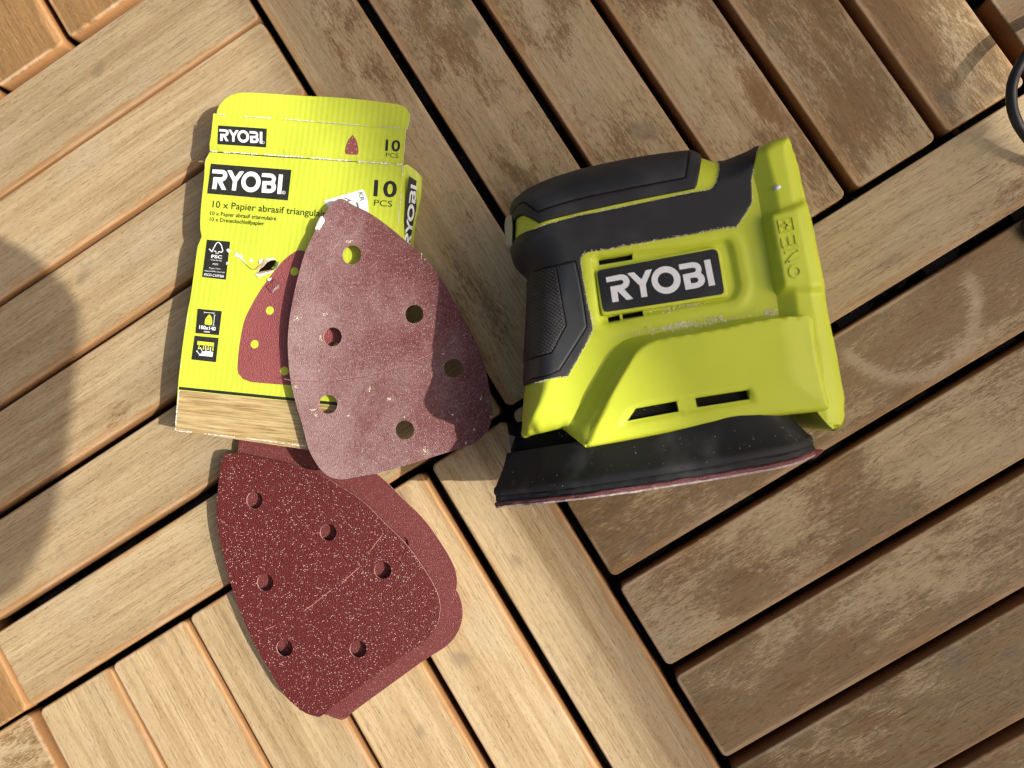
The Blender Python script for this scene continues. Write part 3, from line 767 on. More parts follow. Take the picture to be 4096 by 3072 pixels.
# black line and printed board along the bottom
block([(717, 1547), (1440, 1618), (1439, 1631), (716, 1558)], mat=M_BLACKP, name='print_line', lift=.14)
def mat_board():
    s = NT('printed_board'); c = s.coord(); X, Y, Z = s.xyz(c)
    a = s.ma('SUBTRACT', s.ma('MULTIPLY', X, 0.994), s.ma('MULTIPLY', Y, 0.105)); b = s.ma('ADD', s.ma('MULTIPLY', Y, 0.994), s.ma('MULTIPLY', X, 0.105))
    n1 = s.noise(s.vec(s.ma('MULTIPLY', a, 0.04), s.ma('MULTIPLY', b, 0.9), 0.0), 1.0, 6.0, 0.7, 0.3); n2 = s.noise(s.vec(s.ma('MULTIPLY', a, 0.02), s.ma('MULTIPLY', b, 0.25), 4.0), 1.0, 3.0)
    cl = s.mix(s.step(n1, 0.35, 0.68), (0.52, 0.40, 0.19), (0.24, 0.15, 0.055)); cl = s.mix(s.step(n2, 0.5, 0.75), cl, (0.58, 0.46, 0.25))
    return s.done(cl, 0.45, None, 0.4)
M_BOARD = mat_board()
block([(716, 1560), (1439, 1633), (1500, 1838), (703, 1722)], mat=M_BOARD, name='printed_board', lift=.12)
# price sticker, half under the sheet
st = [(1296, 803), (1330, 793), (1452, 757), (1460, 770), (1472, 800), (1476, 850), (1340, 880)]
print_poly([np.array(p, float) for p in st], onbox, M_WHITE, 'price_sticker', .2)
M_INK = mat_simple('grey_ink', (0.10, 0.13, 0.14), 0.5, 0.3)
text(BOX, 'KR', (1434, 772), (1443, 806), 18, onbox, M_INK, 'lettering', .32, 0, up=(1.0, -0.2))
text(BOX, '12', (1432, 812), (1376, 790), 30, onbox, M_INK, 'lettering', .32, 0, up=(0.25, 0.97))
# worn white edges along the folds
def worn(line, un, wmax, cover, name='worn_edge', mat=M_CARD, seed=1, lift=.17):
    r = np.random.default_rng(seed); Q = np.array(line, float)
    L = np.r_[0, np.cumsum(np.linalg.norm(np.diff(Q, axis=0), axis=1))]; x = 0.0; V = []; Fs = []
    ph = r.uniform(0, 6)
    while x < L[-1] - 4:
        ln = r.uniform(3, 16); on = (0.5 + 0.5 * math.sin(x * 0.035 + ph)) * 0.7 + r.uniform(0, .5) < cover
        if on:
            k = len(V); m = 4
            for j in range(m):
                t = min(L[-1], x + ln * j / (m - 1)); p = np.array([np.interp(t, L, Q[:, 0]), np.interp(t, L, Q[:, 1])])
                q = np.array([np.interp(min(L[-1], t + 2), L, Q[:, 0]), np.interp(min(L[-1], t + 2), L, Q[:, 1])])
                if t + 2 > L[-1]: q = p + (Q[-1] - Q[-2])
                d = (q - p) / max(1e-6, np.linalg.norm(q - p)); nn = np.array([-d[1], d[0]])
                w1, w2 = r.uniform(.1, wmax) * (0.4 if j in (0, m-1) else 1), r.uniform(.1, wmax) * (0.4 if j in (0, m-1) else 1)
                V += [un(*(p + nn * w1)) + np.array([0, 0, lift]), un(*(p - nn * w2)) + np.array([0, 0, lift])]
            for j in range(m - 1): Fs.append([k + 2*j, k + 2*j+1, k + 2*j+3, k + 2*j+2])
        x += ln * (1 if on else r.uniform(.6, 1.3))
    if Fs: obj(name, V, Fs, mat, BOX, False)
worn([(842, 605), (1100, 622), (1350, 640), (1613, 660)], onlid, 5.5, .95, seed=3, lift=.35)
worn([(870, 459), (1100, 475), (1350, 495), (1620, 515)], onlid, 3.6, .8, seed=4, lift=.5)
worn([(703, 1722), (850, 1738), (1043, 1760), (1223, 1785)], lambda x, y: onbox(x, y), 4.0, .8, seed=5)
worn([(717, 1560), (708, 1640), (703, 1722)], onbox, 4.5, .95, seed=6)
worn([(839, 612), (822, 645), (806, 780)], onbox, 2.0, .45, seed=7)
worn([(763, 1195), (727, 1443), (716, 1550)], onbox, 2.2, .4, seed=8)
worn([(1613, 664), (1604, 788), (1592, 900)], onbox, 3.0, .8, seed=9)
# torn hole: ragged card lips, curled bits, crack and scuffs
def tc(x, y): return (900 + x * 0.15068, 950 + y * 0.15069)
def shard(name, P, z, mat, und=None):
    V = [at(*tc(*p), ZB + zz) for p, zz in zip(P, z)]
    obj(name, V, [list(range(len(V)))[::-1]], mat, BOX, False)
shard('torn_lip', [(690, 850), (820, 860), (950, 800), (1050, 730), (1100, 650), (1190, 600), (1060, 570), (1010, 640), (960, 720), (900, 740), (800, 830)], [.2, .2, .0, -.3, -.3, .0, .35, .3, .3, .3, .25], M_KRAFT)
shard('torn_lip', [(780, 980), (900, 920), (1060, 900), (1200, 870), (1300, 890), (1280, 920), (1140, 970), (980, 1030), (880, 1050)], [.3, .3, .2, .4, .9, .8, .6, .5, .4], M_CARD)
shard('torn_lip', [(830, 940), (960, 900), (1100, 880), (1240, 850), (1200, 900), (1050, 930), (900, 970)], [.4, .5, .5, .7, .9, .8, .6], M_KRAFT)
shard('torn_lip', [(1050, 575), (1180, 540), (1300, 540), (1350, 570), (1330, 590), (1200, 600), (1100, 610)], [.4, .5, .5, .5, .2, .1, .1], M_CARD)
shard('torn_curl', [(1400, 640), (1440, 640), (1430, 720), (1360, 850), (1300, 850), (1360, 760)], [.6, 1.6, 1.7, 1.6, .7, .6], M_CARD)
shard('torn_curl', [(1290, 760), (1360, 620), (1385, 660), (1350, 760), (1310, 830), (1220, 820)], [-1.5, -.4, .4, .5, .4, -1.2], M_BOX)
shard('torn_curl', [(1250, 1480), (1330, 1420), (1420, 1340), (1450, 1250), (1400, 1250), (1310, 1350)], [.3, 1.3, 1.6, 1.3, .4, .3], M_CARD)
shard('torn_curl', [(1100, 1300), (1200, 1220), (1330, 1090), (1370, 1150), (1440, 1230), (1320, 1350), (1240, 1470), (1180, 1400)], [.3, .4, .5, .9, 1.2, .9, .5, .4], M_REDPRINT)
shard('scuff', [(1120, 1100), (1240, 1060), (1230, 1110), (1180, 1160), (1130, 1140)], [.35] * 5, M_CARD)
shard('scuff', [(620, 610), (690, 560), (760, 610), (740, 650), (680, 650)], [.2] * 5, M_CARD)
shard('scuff', [(240, 480), (300, 370), (340, 430), (480, 480), (470, 560), (560, 680), (580, 740), (500, 640), (390, 550)], [.2] * 9, M_CARD)
shard('scuff', [(30, 330), (80, 290), (150, 340), (140, 400), (90, 410)], [.35] * 5, M_CARD)
shard('scuff', [(40, 650), (120, 640), (110, 680), (30, 730)], [.35] * 4, M_CARD)
shard('scuff', [(880, 620), (960, 560), (1010, 580), (980, 680), (920, 700)], [.25] * 5, M_CARD)
V2, F2 = stroke(np.array([tc(*p) for p in ((470, 600), (560, 720), (690, 840), (760, 860))]), [1.0, 2.2, 2.4, 1.4]); obj('crack', [onbox(*v) + np.array([0, 0, .22]) for v in V2], F2, M_DARK, BOX, False)

# ------------------------------------------------------------------ sanding sheets
M_BACK = mat_simple('sheet_backing', (0.42, 0.24, 0.22), 0.9, 0.2, 0.25, 0.6)
M_COARSE = mat_sand('coarse_grit', (0.100, 0.0140, 0.0115), 1.5, 0.0, 0.85, (0.62, 0.42, 0.42))
M_FINE = mat_sand('fine_grit', (0.150, 0.032, 0.030), 2.2, 0.0, 0.45)
M_USED = mat_sand('used_grit', (0.135, 0.030, 0.029), 1.9, 0.60, 0.75, (0.58, 0.42, 0.42))
M_PAPER = mat_sand('dusty_paper', (0.20, 0.07, 0.07), 2.0, 0.0, 0.5, (.55, .45, .45))
M_SLIT = mat_simple('slit_edge', (0.36, 0.17, 0.145), 0.9, 0.2, 0.4, 1.0)
us = [(1311, 837), (1327, 815), (1351, 797), (1374, 797), (1414, 821), (1479, 853), (1549, 902), (1631, 970), (1685, 1021), (1739, 1081), (1783, 1146), (1840, 1247), (1885, 1329), (1929, 1430), (1954, 1538), (1967, 1633), (1964, 1684), (1945, 1728), (1904, 1769), (1859, 1788), (1727, 1829), (1537, 1886), (1410, 1911), (1372, 1918), (1328, 1911), (1290, 1886), (1258, 1842), (1233, 1791), (1208, 1696), (1182, 1608), (1160, 1506), (1151, 1380), (1157, 1285), (1173, 1190), (1195, 1095), (1224, 1000), (1267, 913)]
ux = at2(1560, 1400, 24)
def zus(q):
    q = np.asarray(q); x = q[:, 0] - ux[0]; y = q[:, 1] - ux[1]
    return 26.5 - 4.5 * sst(x, 0, 55) + 0.9 * sst(-x, 15, 50) + 0.5 * np.sin(y * 0.06) - 0.8 * sst(-y, 40, 70)
def onus(px, py):
    z = 25.0
    for _ in range(3): z = float(zus(np.array([at2(px, py, z)]))[0])
    return at(px, py, z)
USP = smooth_poly(np.array([onus(*p)[:2] for p in us]), (), 1.4)
uh = [((1407, 1019), 40), ((1656, 1256), 38), ((1330, 1347), 39), ((1812, 1473), 38), ((1312, 1617), 39), ((1618, 1720), 39)]
USED = thing('sanding_sheet', (*ux, 20), 'worn red sanding sheet dusted white, lying across the yellow box', 'sanding sheet', 'triangular sanding sheets')
patch('grit_face', USP, zus, [M_USED, M_BACK], USED, [circle(onus(*c)[:2], r / 8.5, 30) for c, r in uh], 3.0, (), 0.9, True, True, 50)
def slit(parent, a, b, un, wd=2.6, mat=M_SLIT, name='slit'):
    n = 6; t = np.linspace(0, 1, n)[:, None]; Q = np.array(a, float) * (1 - t) + np.array(b, float) * t
    Q += rng.normal(0, .8, Q.shape)
    ww = wd * np.array([.5, 1, .8, 1.1, .9, .4])
    V2, F2 = stroke(Q, ww); obj(name, [un(*v) + np.array([0, 0, .12]) for v in V2], F2, mat, parent, False)
for a, b in (((1157, 1520), (1288, 1526)), ((1325, 1524), (1448, 1506)), ((1486, 1499), (1603, 1466)), ((1641, 1453), (1749, 1406)), ((1790, 1386), (1878, 1329))):
    slit(USED, a, b, onus, 3.4)
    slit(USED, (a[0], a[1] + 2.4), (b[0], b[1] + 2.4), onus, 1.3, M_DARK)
slit(USED, (1135, 1516), (1160, 1519), onus)
# a flake of pale filler on the sheet's edge and crumbs
def blob(parent, name, px, py, un, rx, ry, mat, hgt=0.4, seed=0, rot=0.0):
    r = np.random.default_rng(seed); n = 14; a = np.arange(n) * 2 * PI / n; rr = r.uniform(.72, 1.15, n)
    P2 = np.c_[np.cos(a) * rx * rr, np.sin(a) * ry * rr]; c, s_ = math.cos(rot), math.sin(rot)
    P2 = np.c_[P2[:, 0]*c - P2[:, 1]*s_, P2[:, 0]*s_ + P2[:, 1]*c] + (px, py)
    V = [un(*p) + np.array([0, 0, .05]) for p in P2] + [un(*((p - (px, py)) * .6 + (px, py))) + np.array([0, 0, hgt * r.uniform(.7, 1.1)]) for p in P2] + [un(px, py) + np.array([0, 0, hgt])]
    Fs = [[(i + 1) % n, i, n + i, n + (i + 1) % n] for i in range(n)] + [[n + (i + 1) % n, n + i, 2 * n] for i in range(n)]
    return obj(name, V, Fs, mat, parent, True)
blob(USED, 'filler_flake', 1280, 893, onus, 15, 33, M_CARD, .5, 2, 0.45)
CR_ = [(1393, 968, 14, 6), (1188, 1272, 12, 9), (1300, 1258, 10, 6), (1476, 1560, 11, 10), (1563, 1598, 16, 7), (1250, 1638, 16, 6), (1268, 1660, 9, 7), (1705, 1804, 13, 15), (1185, 1546, 5, 5), (1392, 1663, 5, 4), (1615, 1668, 5, 4), (1773, 1415, 4, 8), (1925, 1595, 7, 9), (1960, 1667, 5, 7), (1810, 1660, 3, 3), (1895, 1718, 4, 4), (1862, 1772, 4, 5), (1283, 1353, 6, 12), (1687, 1022, 3, 10), (1700, 1040, 3, 6)]
dust_V = []; dust_F = []
def crumb(c, sz, r):
    """an irregular little chip (6 verts) appended to dust_V / dust_F"""
    k = len(dust_V); a = r.uniform(0, 6.28); l, wd, hh_ = sz * r.uniform(.7, 1.5), sz * r.uniform(.3, .7), sz * r.uniform(.25, .5)
    ax = np.array([math.cos(a), math.sin(a), r.uniform(-.3, .3)]); bx = np.array([-math.sin(a), math.cos(a), 0])
    for q in (ax * l, bx * wd, -ax * l, -bx * wd): dust_V.append(c + q)
    dust_V.append(c + np.array([0, 0, hh_]) + ax * l * .2); dust_V.append(c - np.array([0, 0, hh_ * .5]))
    for i in range(4): dust_F.append([k + i, k + (i + 1) % 4, k + 4]); dust_F.append([k + (i + 1) % 4, k + i, k + 5])
for px, py, rx, ry in CR_:
    for _ in range(int(5 + rx * ry / 7)):
        g = rng.normal(0, .55, 2); crumb(onus(px + g[0] * rx, py + g[1] * ry) + np.array([0, 0, .15]), rng.uniform(.15, .42), rng)
for _ in range(330):
    px, py = rng.uniform(1150, 1965), rng.uniform(820, 1910); p = onus(px, py)
    if inside(np.array([p[:2]]), USP)[0]: crumb(p + np.array([0, 0, .1]), rng.uniform(.08, .2), rng)
DU = obj('sawdust', dust_V, dust_F, M_DUST, None, False, origin=(*ux, 20)); tag(DU, 'pale crumbs of wood dust scattered on the worn sanding sheet', 'sawdust', kind='stuff')

top = [(887, 1843), (898, 1819), (932, 1813), (951, 1814), (1064, 1836), (1177, 1862), (1282, 1900), (1365, 1949), (1455, 2009), (1546, 2099), (1629, 2182), (1704, 2288), (1745, 2363), (1760, 2423), (1753, 2483), (1727, 2536), (1689, 2574), (1606, 2627), (1440, 2747), (1327, 2830), (1282, 2866), (1252, 2864), (1207, 2845), (1139, 2785), (1086, 2702), (1026, 2596), (981, 2498), (936, 2378), (898, 2242), (872, 2114), (868, 2001), (879, 1888)]
ZT = 10.6
TOPP = smooth_poly(pts(top, ZT), (), 1.4)
th = [(1017, 2001), (1314, 2129), (1060, 2331), (1532, 2280), (1137, 2593), (1433, 2596)]
TH = np.array([at2(px, py, ZT) for px, py in th])
cT = TOPP.mean(0)
def ztop(q):
    q = np.asarray(q); x = q - cT
    return ZT + 0.35 * np.sin(x[:, 0] * 0.05) + 0.3 * np.sin(x[:, 1] * .04 + 1)
SH = thing('sanding_sheet', (*cT, 0), 'unused coarse dark red sanding sheet on top of the stack', 'sanding sheet', 'triangular sanding sheets')
patch('grit_face', TOPP, ztop, [M_COARSE, M_BACK], SH, [circle(c, 4.3, 30) for c in TH], 3.0, (0.7,), 1.0, True, True, 50)
def ontop(px, py): p = at(px, py, ZT); return at(px, py, float(ztop(np.array([p[:2]]))[0]))
sl = [(1003, 2536), (1060, 2520), (1100, 2502), (1214, 2446), (1250, 2420), (1330, 2356), (1365, 2334), (1445, 2262), (1480, 2205), (1535, 2130), (1548, 2105)]
for a, b in ((1, 2), (3, 4), (4, 5), (6, 7), (8, 9)): slit(SH, sl[a], sl[b], ontop, 3.4)
# sheets below: same die-cut shape, moved and turned
def under(name, label, dx, dy, rot, z, mat, holes=True, tipcut=0.0):
    c, s_ = math.cos(rot), math.sin(rot); Rm = np.array([[c, -s_], [s_, c]])
    P = (TOPP - cT) @ Rm.T + cT + (dx, dy); Hc = (TH - cT) @ Rm.T + cT + (dx, dy); cc = P.mean(0)
    o = thing('sanding_sheet', (*cc, 0), label, 'sanding sheet', 'triangular sanding sheets')
    patch('grit_face', P, lambda q: z + 0.25 * np.sin(np.asarray(q)[:, 0] * 0.05 + rot * 40) , [mat, M_BACK], o, [circle(h, 4.3, 24) for h in Hc] if holes else (), 5.0, (), 0.9, True, True, 50)
    return o
under('b', 'dull red sanding sheet under the topmost one, its tip and right side showing', 7.6, 12.0, 0.0, 6.4, M_FINE)
under('c', 'red sanding sheet whose lower corner sticks out furthest from the stack', 10.2, -3.0, 0.0, 5.0, M_FINE)
under('d', 'red sanding sheet second from the bottom of the stack, only its edge showing', 2.0, -1.6, .010, 3.4, M_COARSE)
under('e', 'lowest red sanding sheet of the stack, resting on the deck planks', 1.2, -.8, -.012, 1.5, M_COARSE)

# ------------------------------------------------------------------ black cable
cab = [(4300, 20, 10), (4190, 110, 16), (4086, 250, 18), (4064, 292, 18), (4050, 333, 18), (4045, 382, 17), (4050, 436, 16), (4064, 479, 15), (4086, 520, 13), (4140, 585, 10), (4250, 680, 4), (4300, 780, 2.6), (4230, 830, 2.6), (4145, 855, 2.6), (4106, 900, 2.6), (4140, 950, 2.6), (4300, 1000, 2.6), (4600, 1010, 2.6)]
CP = smooth_poly(np.array([at(*p) for p in cab]), (), 2.5, False)
V, Fs = tube(CP, 2.35, 14)
tag(obj('cable', V, Fs, M_CABLE, None, True, origin=(*at2(4090, 400, 0), 0)), 'thick black power cable looping in from the upper right edge', 'cable')
#@@PART3
# ------------------------------------------------------------------ the corner sander, lying on its side
SA = thing('corner_sander', (*at2(2650, 1250, 0), 0), 'lime green and black cordless corner sander lying on its side', 'sander')
ZM = 46.0; ZS = 80.0
# outline of the shell: px, py, height at which the rim is seen, edge radius
bo = [(2040,862,54,20),(2038,838,54,20),(2050,808,54,20),(2072,786,55,20),(2099,763,55,20),(2153,736,55,20),(2216,711,55,20),(2309,682,55,20),(2397,661,55,20),(2533,634,55,20),(2669,614,55,20),(2760,606,55,20),(2800,622,56,18),(2863,642,56,18),(2893,638,56,18),(2970,604,58,16),(3033,577,60,14),(3090,600,70,8),(3120,700,80,4),(3150,900,80,4),(3200,1150,80,4),(3262,1300,82,3),(3300,1560,84,3),(3305,1636,86,3),(3025,1668,86,3),(2700,1722,86,3),(2352,1782,80,4),(2251,1714,77,4),(2180,1729,74,5),(2120,1744,66,6),(2098,1756,56,9),(2084,1742,50,11),(2079,1718,50,13),(2087,1580,50,14),(2093,1552,50,14),(2101,1455,50,15),(2109,1309,50,16),(2115,1150,50,17),(2103,1108,51,18),(2074,1081,52,18),(2051,1052,52,19),(2042,1024,52,19),(2040,1000,52,19),(2047,972,52,20),(2048,930,53,20),(2046,896,54,20)]
BO = np.array([at2(p[0], p[1], p[2]) for p in bo]); BR = np.array([p[3] for p in bo], float)
_t = np.roll(BO, -1, 0) - np.roll(BO, 1, 0); _t /= np.linalg.norm(_t, axis=1)[:, None]
_n = np.c_[-_t[:, 1], _t[:, 0]] * (1 if area(BO) > 0 else -1)
BO = BO + _n * np.where(BR > 12, 0.9, 0.0)[:, None]
BOS = smooth_poly(BO, (17, 23, 26, 27), 1.2)
def brad(q):
    d2 = ((q[:, None, :] - BO[None, :, :])**2).sum(2) + 4.0
    w_ = d2 ** -2.0
    return (w_ * BR).sum(1) / w_.sum(1)
def chunk(f, q, n=6000):
    return np.concatenate([f(q[i:i + n]) for i in range(0, len(q), n)]) if len(q) > n else f(q)
def hbase(q, grow=0.0):
    q = np.asarray(q, float)
    def f(x):
        R_ = brad(x); zr = ZM + 27.0 * sst(9.0 - R_, 0, 4.5)
        return zr + (ZS - zr + grow) * rnd(sdist(x, BOS) + grow, R_ + grow)
    return chunk(f, q)
# recess around the name plate
rc = [(2370,1040),(2386,1028),(2530,1008),(2640,999),(2835,972),(2893,961),(2917,971),(2931,1005),(2945,1080),(2956,1144),(2941,1185),(2917,1203),(2760,1228),(2580,1262),(2440,1293),(2412,1294),(2400,1280)]
RCP = smooth_poly(pts(rc, ZS - 1), (0, 1, 16), 1.0)
def hshell(q):
    h = hbase(q)
    dr = sdist(np.asarray(q, float), RCP)
    h = h - 2.2 * sst(dr, -0.6, 1.0)
    # soft raised lip round the recess
    return h + 0.45 * np.exp(-((dr + 3.2) / 1.6) ** 2)
slots = [[(2394,1037),(2529,1015),(2531,1039),(2397,1062)], [(2431,1268),(2478,1258),(2482,1282),(2434,1292)], [(2489,1256),(2571,1240),(2574,1266),(2492,1280)]]
SLP = [ccw(smooth_poly(pts(s_, ZS - 2.2), (0, 1, 2, 3), 0.8)) for s_ in slots]
pv, tri = triangulate(BOS, SLP, 1.05, (0.35, 0.9))
zt = hshell(pv)
n = len(pv); keep = hbase(pv) if False else zt
zl = np.maximum(9.0, 2 * ZM - zt)
be = boundary_edges(tri)
VV = np.vstack([np.c_[pv, zt], np.c_[pv, zl]])
FF = [list(t) for t in tri] + [[t[0] + n, t[2] + n, t[1] + n] for t in tri] + [[b, a, a + n, b + n] for a, b in be]
obj('shell', VV, FF, [M_LIME], SA, True, None, autosmooth=60)
class Grid:
    """sampled height field for quick look-ups"""
    def __init__(s, f, lo, hi, st=0.8):
        s.lo = np.array(lo); s.st = st
        nx, ny = [int((hi[i] - lo[i]) / st) + 2 for i in (0, 1)]
        X_, Y_ = np.meshgrid(lo[0] + st * np.arange(nx), lo[1] + st * np.arange(ny), indexing='ij')
        s.g = chunk(f, np.c_[X_.ravel(), Y_.ravel()]).reshape(nx, ny)
    def __call__(s, q):
        t = (np.asarray(q, float) - s.lo) / s.st
        i = np.clip(np.floor(t).astype(int), 0, np.array(s.g.shape) - 2); f = np.clip(t - i, 0, 1)
        g, a, b = s.g, i[:, 0], i[:, 1]
        return (g[a, b] * (1 - f[:, 0]) + g[a + 1, b] * f[:, 0]) * (1 - f[:, 1]) + (g[a, b + 1] * (1 - f[:, 0]) + g[a + 1, b + 1] * f[:, 0]) * f[:, 1]
G_SH = Grid(hshell, BOS.min(0) - 2, BOS.max(0) + 2)
def onsh(px, py, lift=0.0, f=None):
    z = ZS; f = f or G_SH
    for _ in range(3): z = float(f(np.array([at2(px, py, z)]))[0]) + lift
    return at(px, py, z)
for s_ in slots:
    c = np.array([onsh(*p) for p in s_]) - np.array([0, 0, 3.2])
    c2 = c.mean(0) + (c - c.mean(0)) * 1.25
    obj('slot_floor', c2, [[3, 2, 1, 0]], M_DARK, SA, False)
    m_ = c.mean(0); q = np.array([c[3], c[2], c[2] * .7 + c[1] * .3, c[3] * .7 + c[0] * .3]) + np.array([0, 0, .3])
    obj('slot_rib', q, [[0, 1, 2, 3]], M_GREY, SA, False)
# name plate: lime frame, black plate, white word
fr_ = [(2383,1094),(2391,1083),(2405,1076),(2840,988),(2862,986),(2876,995),(2884,1015),(2912,1165),(2908,1182),(2895,1190),(2430,1262),(2412,1262),(2404,1250)]
FRP = smooth_poly(pts(fr_, ZS), (), 0.8)
patch('plate_frame', FRP, lambda q: ZS - 0.55 + 0.75 * rnd(sdist(q, FRP), .8), [M_LIME, M_LIME], SA, (), 2.0, (.2, .45, .8), 2.2, False, True, 50)
pl = [(2389,1096),(2393,1086),(2405,1080),(2840,999),(2856,998),(2867,1005),(2873,1020),(2895,1158),(2894,1170),(2886,1178),(2428,1248),(2417,1246),(2411,1236)]
PLP = smooth_poly(pts(pl, ZS), (), 0.8)
plate = patch('name_plate', PLP, lambda q: np.full(len(q), ZS + 0.33), [M_PLATE, M_PLATE], SA, (), 3.0, (), .3, False, False, None)
def onpl(px, py): return at(px, py, ZS + .33)
def lc(x, y): return (2360 + x * 0.27125, 960 + y * 0.27125)
word(plate, M_WHITE, frame3(lc(232, 552), lc(1770, 285), lc(332, 920), onpl), lift=0.12)
# over-moulded rubber: helper that follows the shell, wrapping over its rim
def mould(name, px, z, mat, t=0.9, sharp=(), grooves=(), parent=SA, rimgroove=0.0, spacing=1.2, wrap=True, edge=0.7, base=None):
    P = smooth_poly(np.array([at2(p[0], p[1], p[2] if len(p) > 2 else z) for p in px]), sharp, 0.9)
    if wrap:
        sdv = sdist(P, BOS); nb_ = np.abs(sdv) < 1.6
        eps = 0.05
        gx = (sdist(P + (eps, 0), BOS) - sdist(P - (eps, 0), BOS)) / (2*eps); gy = (sdist(P + (0, eps), BOS) - sdist(P - (0, eps), BOS)) / (2*eps)
        G = np.c_[gx, gy]; G /= np.maximum(1e-6, np.linalg.norm(G, axis=1))[:, None]
        P = np.where(nb_[:, None], P - G * (sdv + t)[:, None], P)
    rim = P.copy()
    def h(q):
        q = np.asarray(q, float); hb = hbase(q, t) if base is None else base(q) + t
        d = np.where(sdist(q, BOS) < 1.8, 9.0, dist(q, rim)) if wrap else dist(q, rim)
        hh_ = hb - t * 0.9 * (1 - rnd(d, edge))
        if rimgroove: hh_ = hh_ - 0.5 * np.exp(-((d - rimgroove) / 0.45) ** 2)
        for gl in grooves: hh_ = hh_ - 0.6 * np.exp(-(dist(q, gl, False) / 0.45) ** 2)
        return hh_
    return patch(name, P, h, [mat, mat], parent, (), spacing, (.2, .5, .9, 1.6), 1.4, False, True, 60), h, P
# top strap
stp = [(2040,880,54),(2038,862,54),(2036,838,54),(2049,807,54),(2072,785,55),(2099,762,55),(2153,735,55),(2216,710,55),(2309,681,55),(2397,660,55),(2533,633,55),(2669,613,55),(2756,605,55),(2775,606,55),(2800,624,60),(2793,690,72),(2784,748,78),(2774,762,78),(2669,783,78),(2533,810,78),(2397,839,78),(2307,859,78),(2216,884,77),(2158,900,76),(2144,891,75),(2092,862,70),(2064,872,64),(2046,896,58)]
gl1 = np.array([at2(*p) for p in ((2042,862,58),(2068,838,64),(2094,823,68),(2106,826,70),(2155,859,75),(2325,803,78),(2524,762,78),(2736,724,77),(2742,690,74),(2750,610,60))])
_, hstrap, _ = mould('grip_strap', stp, 0, M_RUB, 1.3, (12, 17, 23, 24, 25), (smooth_poly(gl1, (4, 7), 1, False),), spacing=1.1)
def seam_shade(line, hf, wd=0.75):  # near-black ribbon laid over a groove, its shade given as colour
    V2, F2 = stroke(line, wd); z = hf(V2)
    obj('seam_shade', np.c_[V2, z + 0.12], F2, M_DARK, SA, False)
seam_shade(smooth_poly(gl1, (4, 7), 1, False), hstrap)
# main grip
gp = [(2047,972,53),(2040,1000,52),(2042,1024,52),(2051,1052,52),(2074,1081,52),(2103,1108,51),(2115,1150,50),(2109,1309,50),(2101,1455,50),(2093,1548,52),(2144,1534,66),(2226,1515,74),(2274,1504,78),(2334,1395,80),(2373,1317,80),(2361,1254,80),(2345,1180,80),(2323,1047,80),(2330,1027,80),(2352,1011,80),(2443,997,80),(2578,972,80),(2759,941,80),(2893,915,80),(2946,908,80),(2975,865,80),(3006,812,80),(3006,783,79),(3002,720,78),(3010,662,74),(3022,612,66),(3040,574,60),(2970,604,58),(2893,638,56),(2871,645,57),(2866,705,72),(2854,748,76),(2830,768,77),(2759,778,78),(2533,822,79),(2397,850,79),(2307,870,78),(2216,897,77),(2150,917,76),(2100,934,70),(2066,955,62)]
_, hgrip, GPP = mould('main_grip', gp, 0, M_RUB, 0.9, (9, 12, 14, 24, 31), (), spacing=1.2)
# smooth band and knurled pad on the front of the grip
sb = [(2116,1160,50),(2110,1309,50),(2103,1440,50),(2096,1528,54),(2144,1516,66),(2200,1503,73),(2240,1484,77),(2348,1309,80),(2334,1210,80),(2318,1120,80),(2302,1046,80),(2225,1066,78),(2160,1090,68),(2130,1108,58)]
_, hband, SBP = mould('grip_band', sb, 0, M_RUB2, 1.5, (6, 7, 10), (), rimgroove=0.0, spacing=1.2)
kp = [(2117,1165,50),(2111,1309,50),(2104,1448,50),(2133,1438,66),(2209,1416,76),(2266,1303,80),(2256,1246,80),(2244,1178,80),(2225,1069,78),(2160,1092,68),(2132,1110,58)]
_, hkn, KPP = mould('knurled_pad', kp, 0, M_RUBT, 2.0, (4, 5, 8), (), spacing=1.2)
for PP_ in (SBP, KPP):
    m_ = sdist(PP_, BOS) > 2.5; ix = np.where(m_)[0]
    br_ = np.where(np.diff(ix) > 1)[0]; PPr = PP_[np.r_[ix[br_[0] + 1:], ix[:br_[0] + 1]]] if len(br_) else PP_[ix]
    seam_shade(PPr, hgrip if PP_ is SBP else hband, 0.8)
# lens at the nose
ln_ = np.array([at(*p) for p in ((2046,858,58),(2022,872,52),(2018,900,50),(2022,975,50),(2032,1000,50),(2048,985,56),(2050,900,60))])
lnb = ln_ - np.array([0, 0, 14.0]); k = len(ln_)
obj('nose_lens', np.vstack([ln_, lnb]), [list(range(k))[::-1], list(range(k, 2*k))] + [[i, (i+1) % k, (i+1) % k + k, i + k] for i in range(k)], M_GREY, SA, False)

# motor cover: sloping band up to a plateau with two vents
co = [(2250,1716,74),(2350,1542,79),(2415,1428,79),(2448,1384,79),(2475,1363,79),(2513,1344,79),(2605,1330,79),(2900,1281,79),(3025,1262,80),(3096,1257,82),(3257,1256,88),(3275,1371,89),(3302,1507,89),(3322,1588,89),(3327,1621,88),(3314,1642,88),(3025,1675,88),(2700,1729,88),(2347,1791,86)]
COP = smooth_poly(np.array([at2(*p) for p in co]), (0, 10, 18), 1.0)
upo = smooth_poly(np.array([at2(*p) for p in co[:11]]), (), 1.0, False)
ci = [(2350,1787,88),(2464,1547,90),(2546,1412,90),(2573,1387,90),(2622,1363,90),(2900,1314,90),(2971,1296,90),(3150,1266,90),(3254,1259,90)]
upi = smooth_poly(np.array([at2(*p) for p in ci]), (), 1.0, False)
plat = np.vstack([upi, np.array([at2(*p) for p in ((3400,1400,90),(3400,1800,90),(2500,1900,90))])])
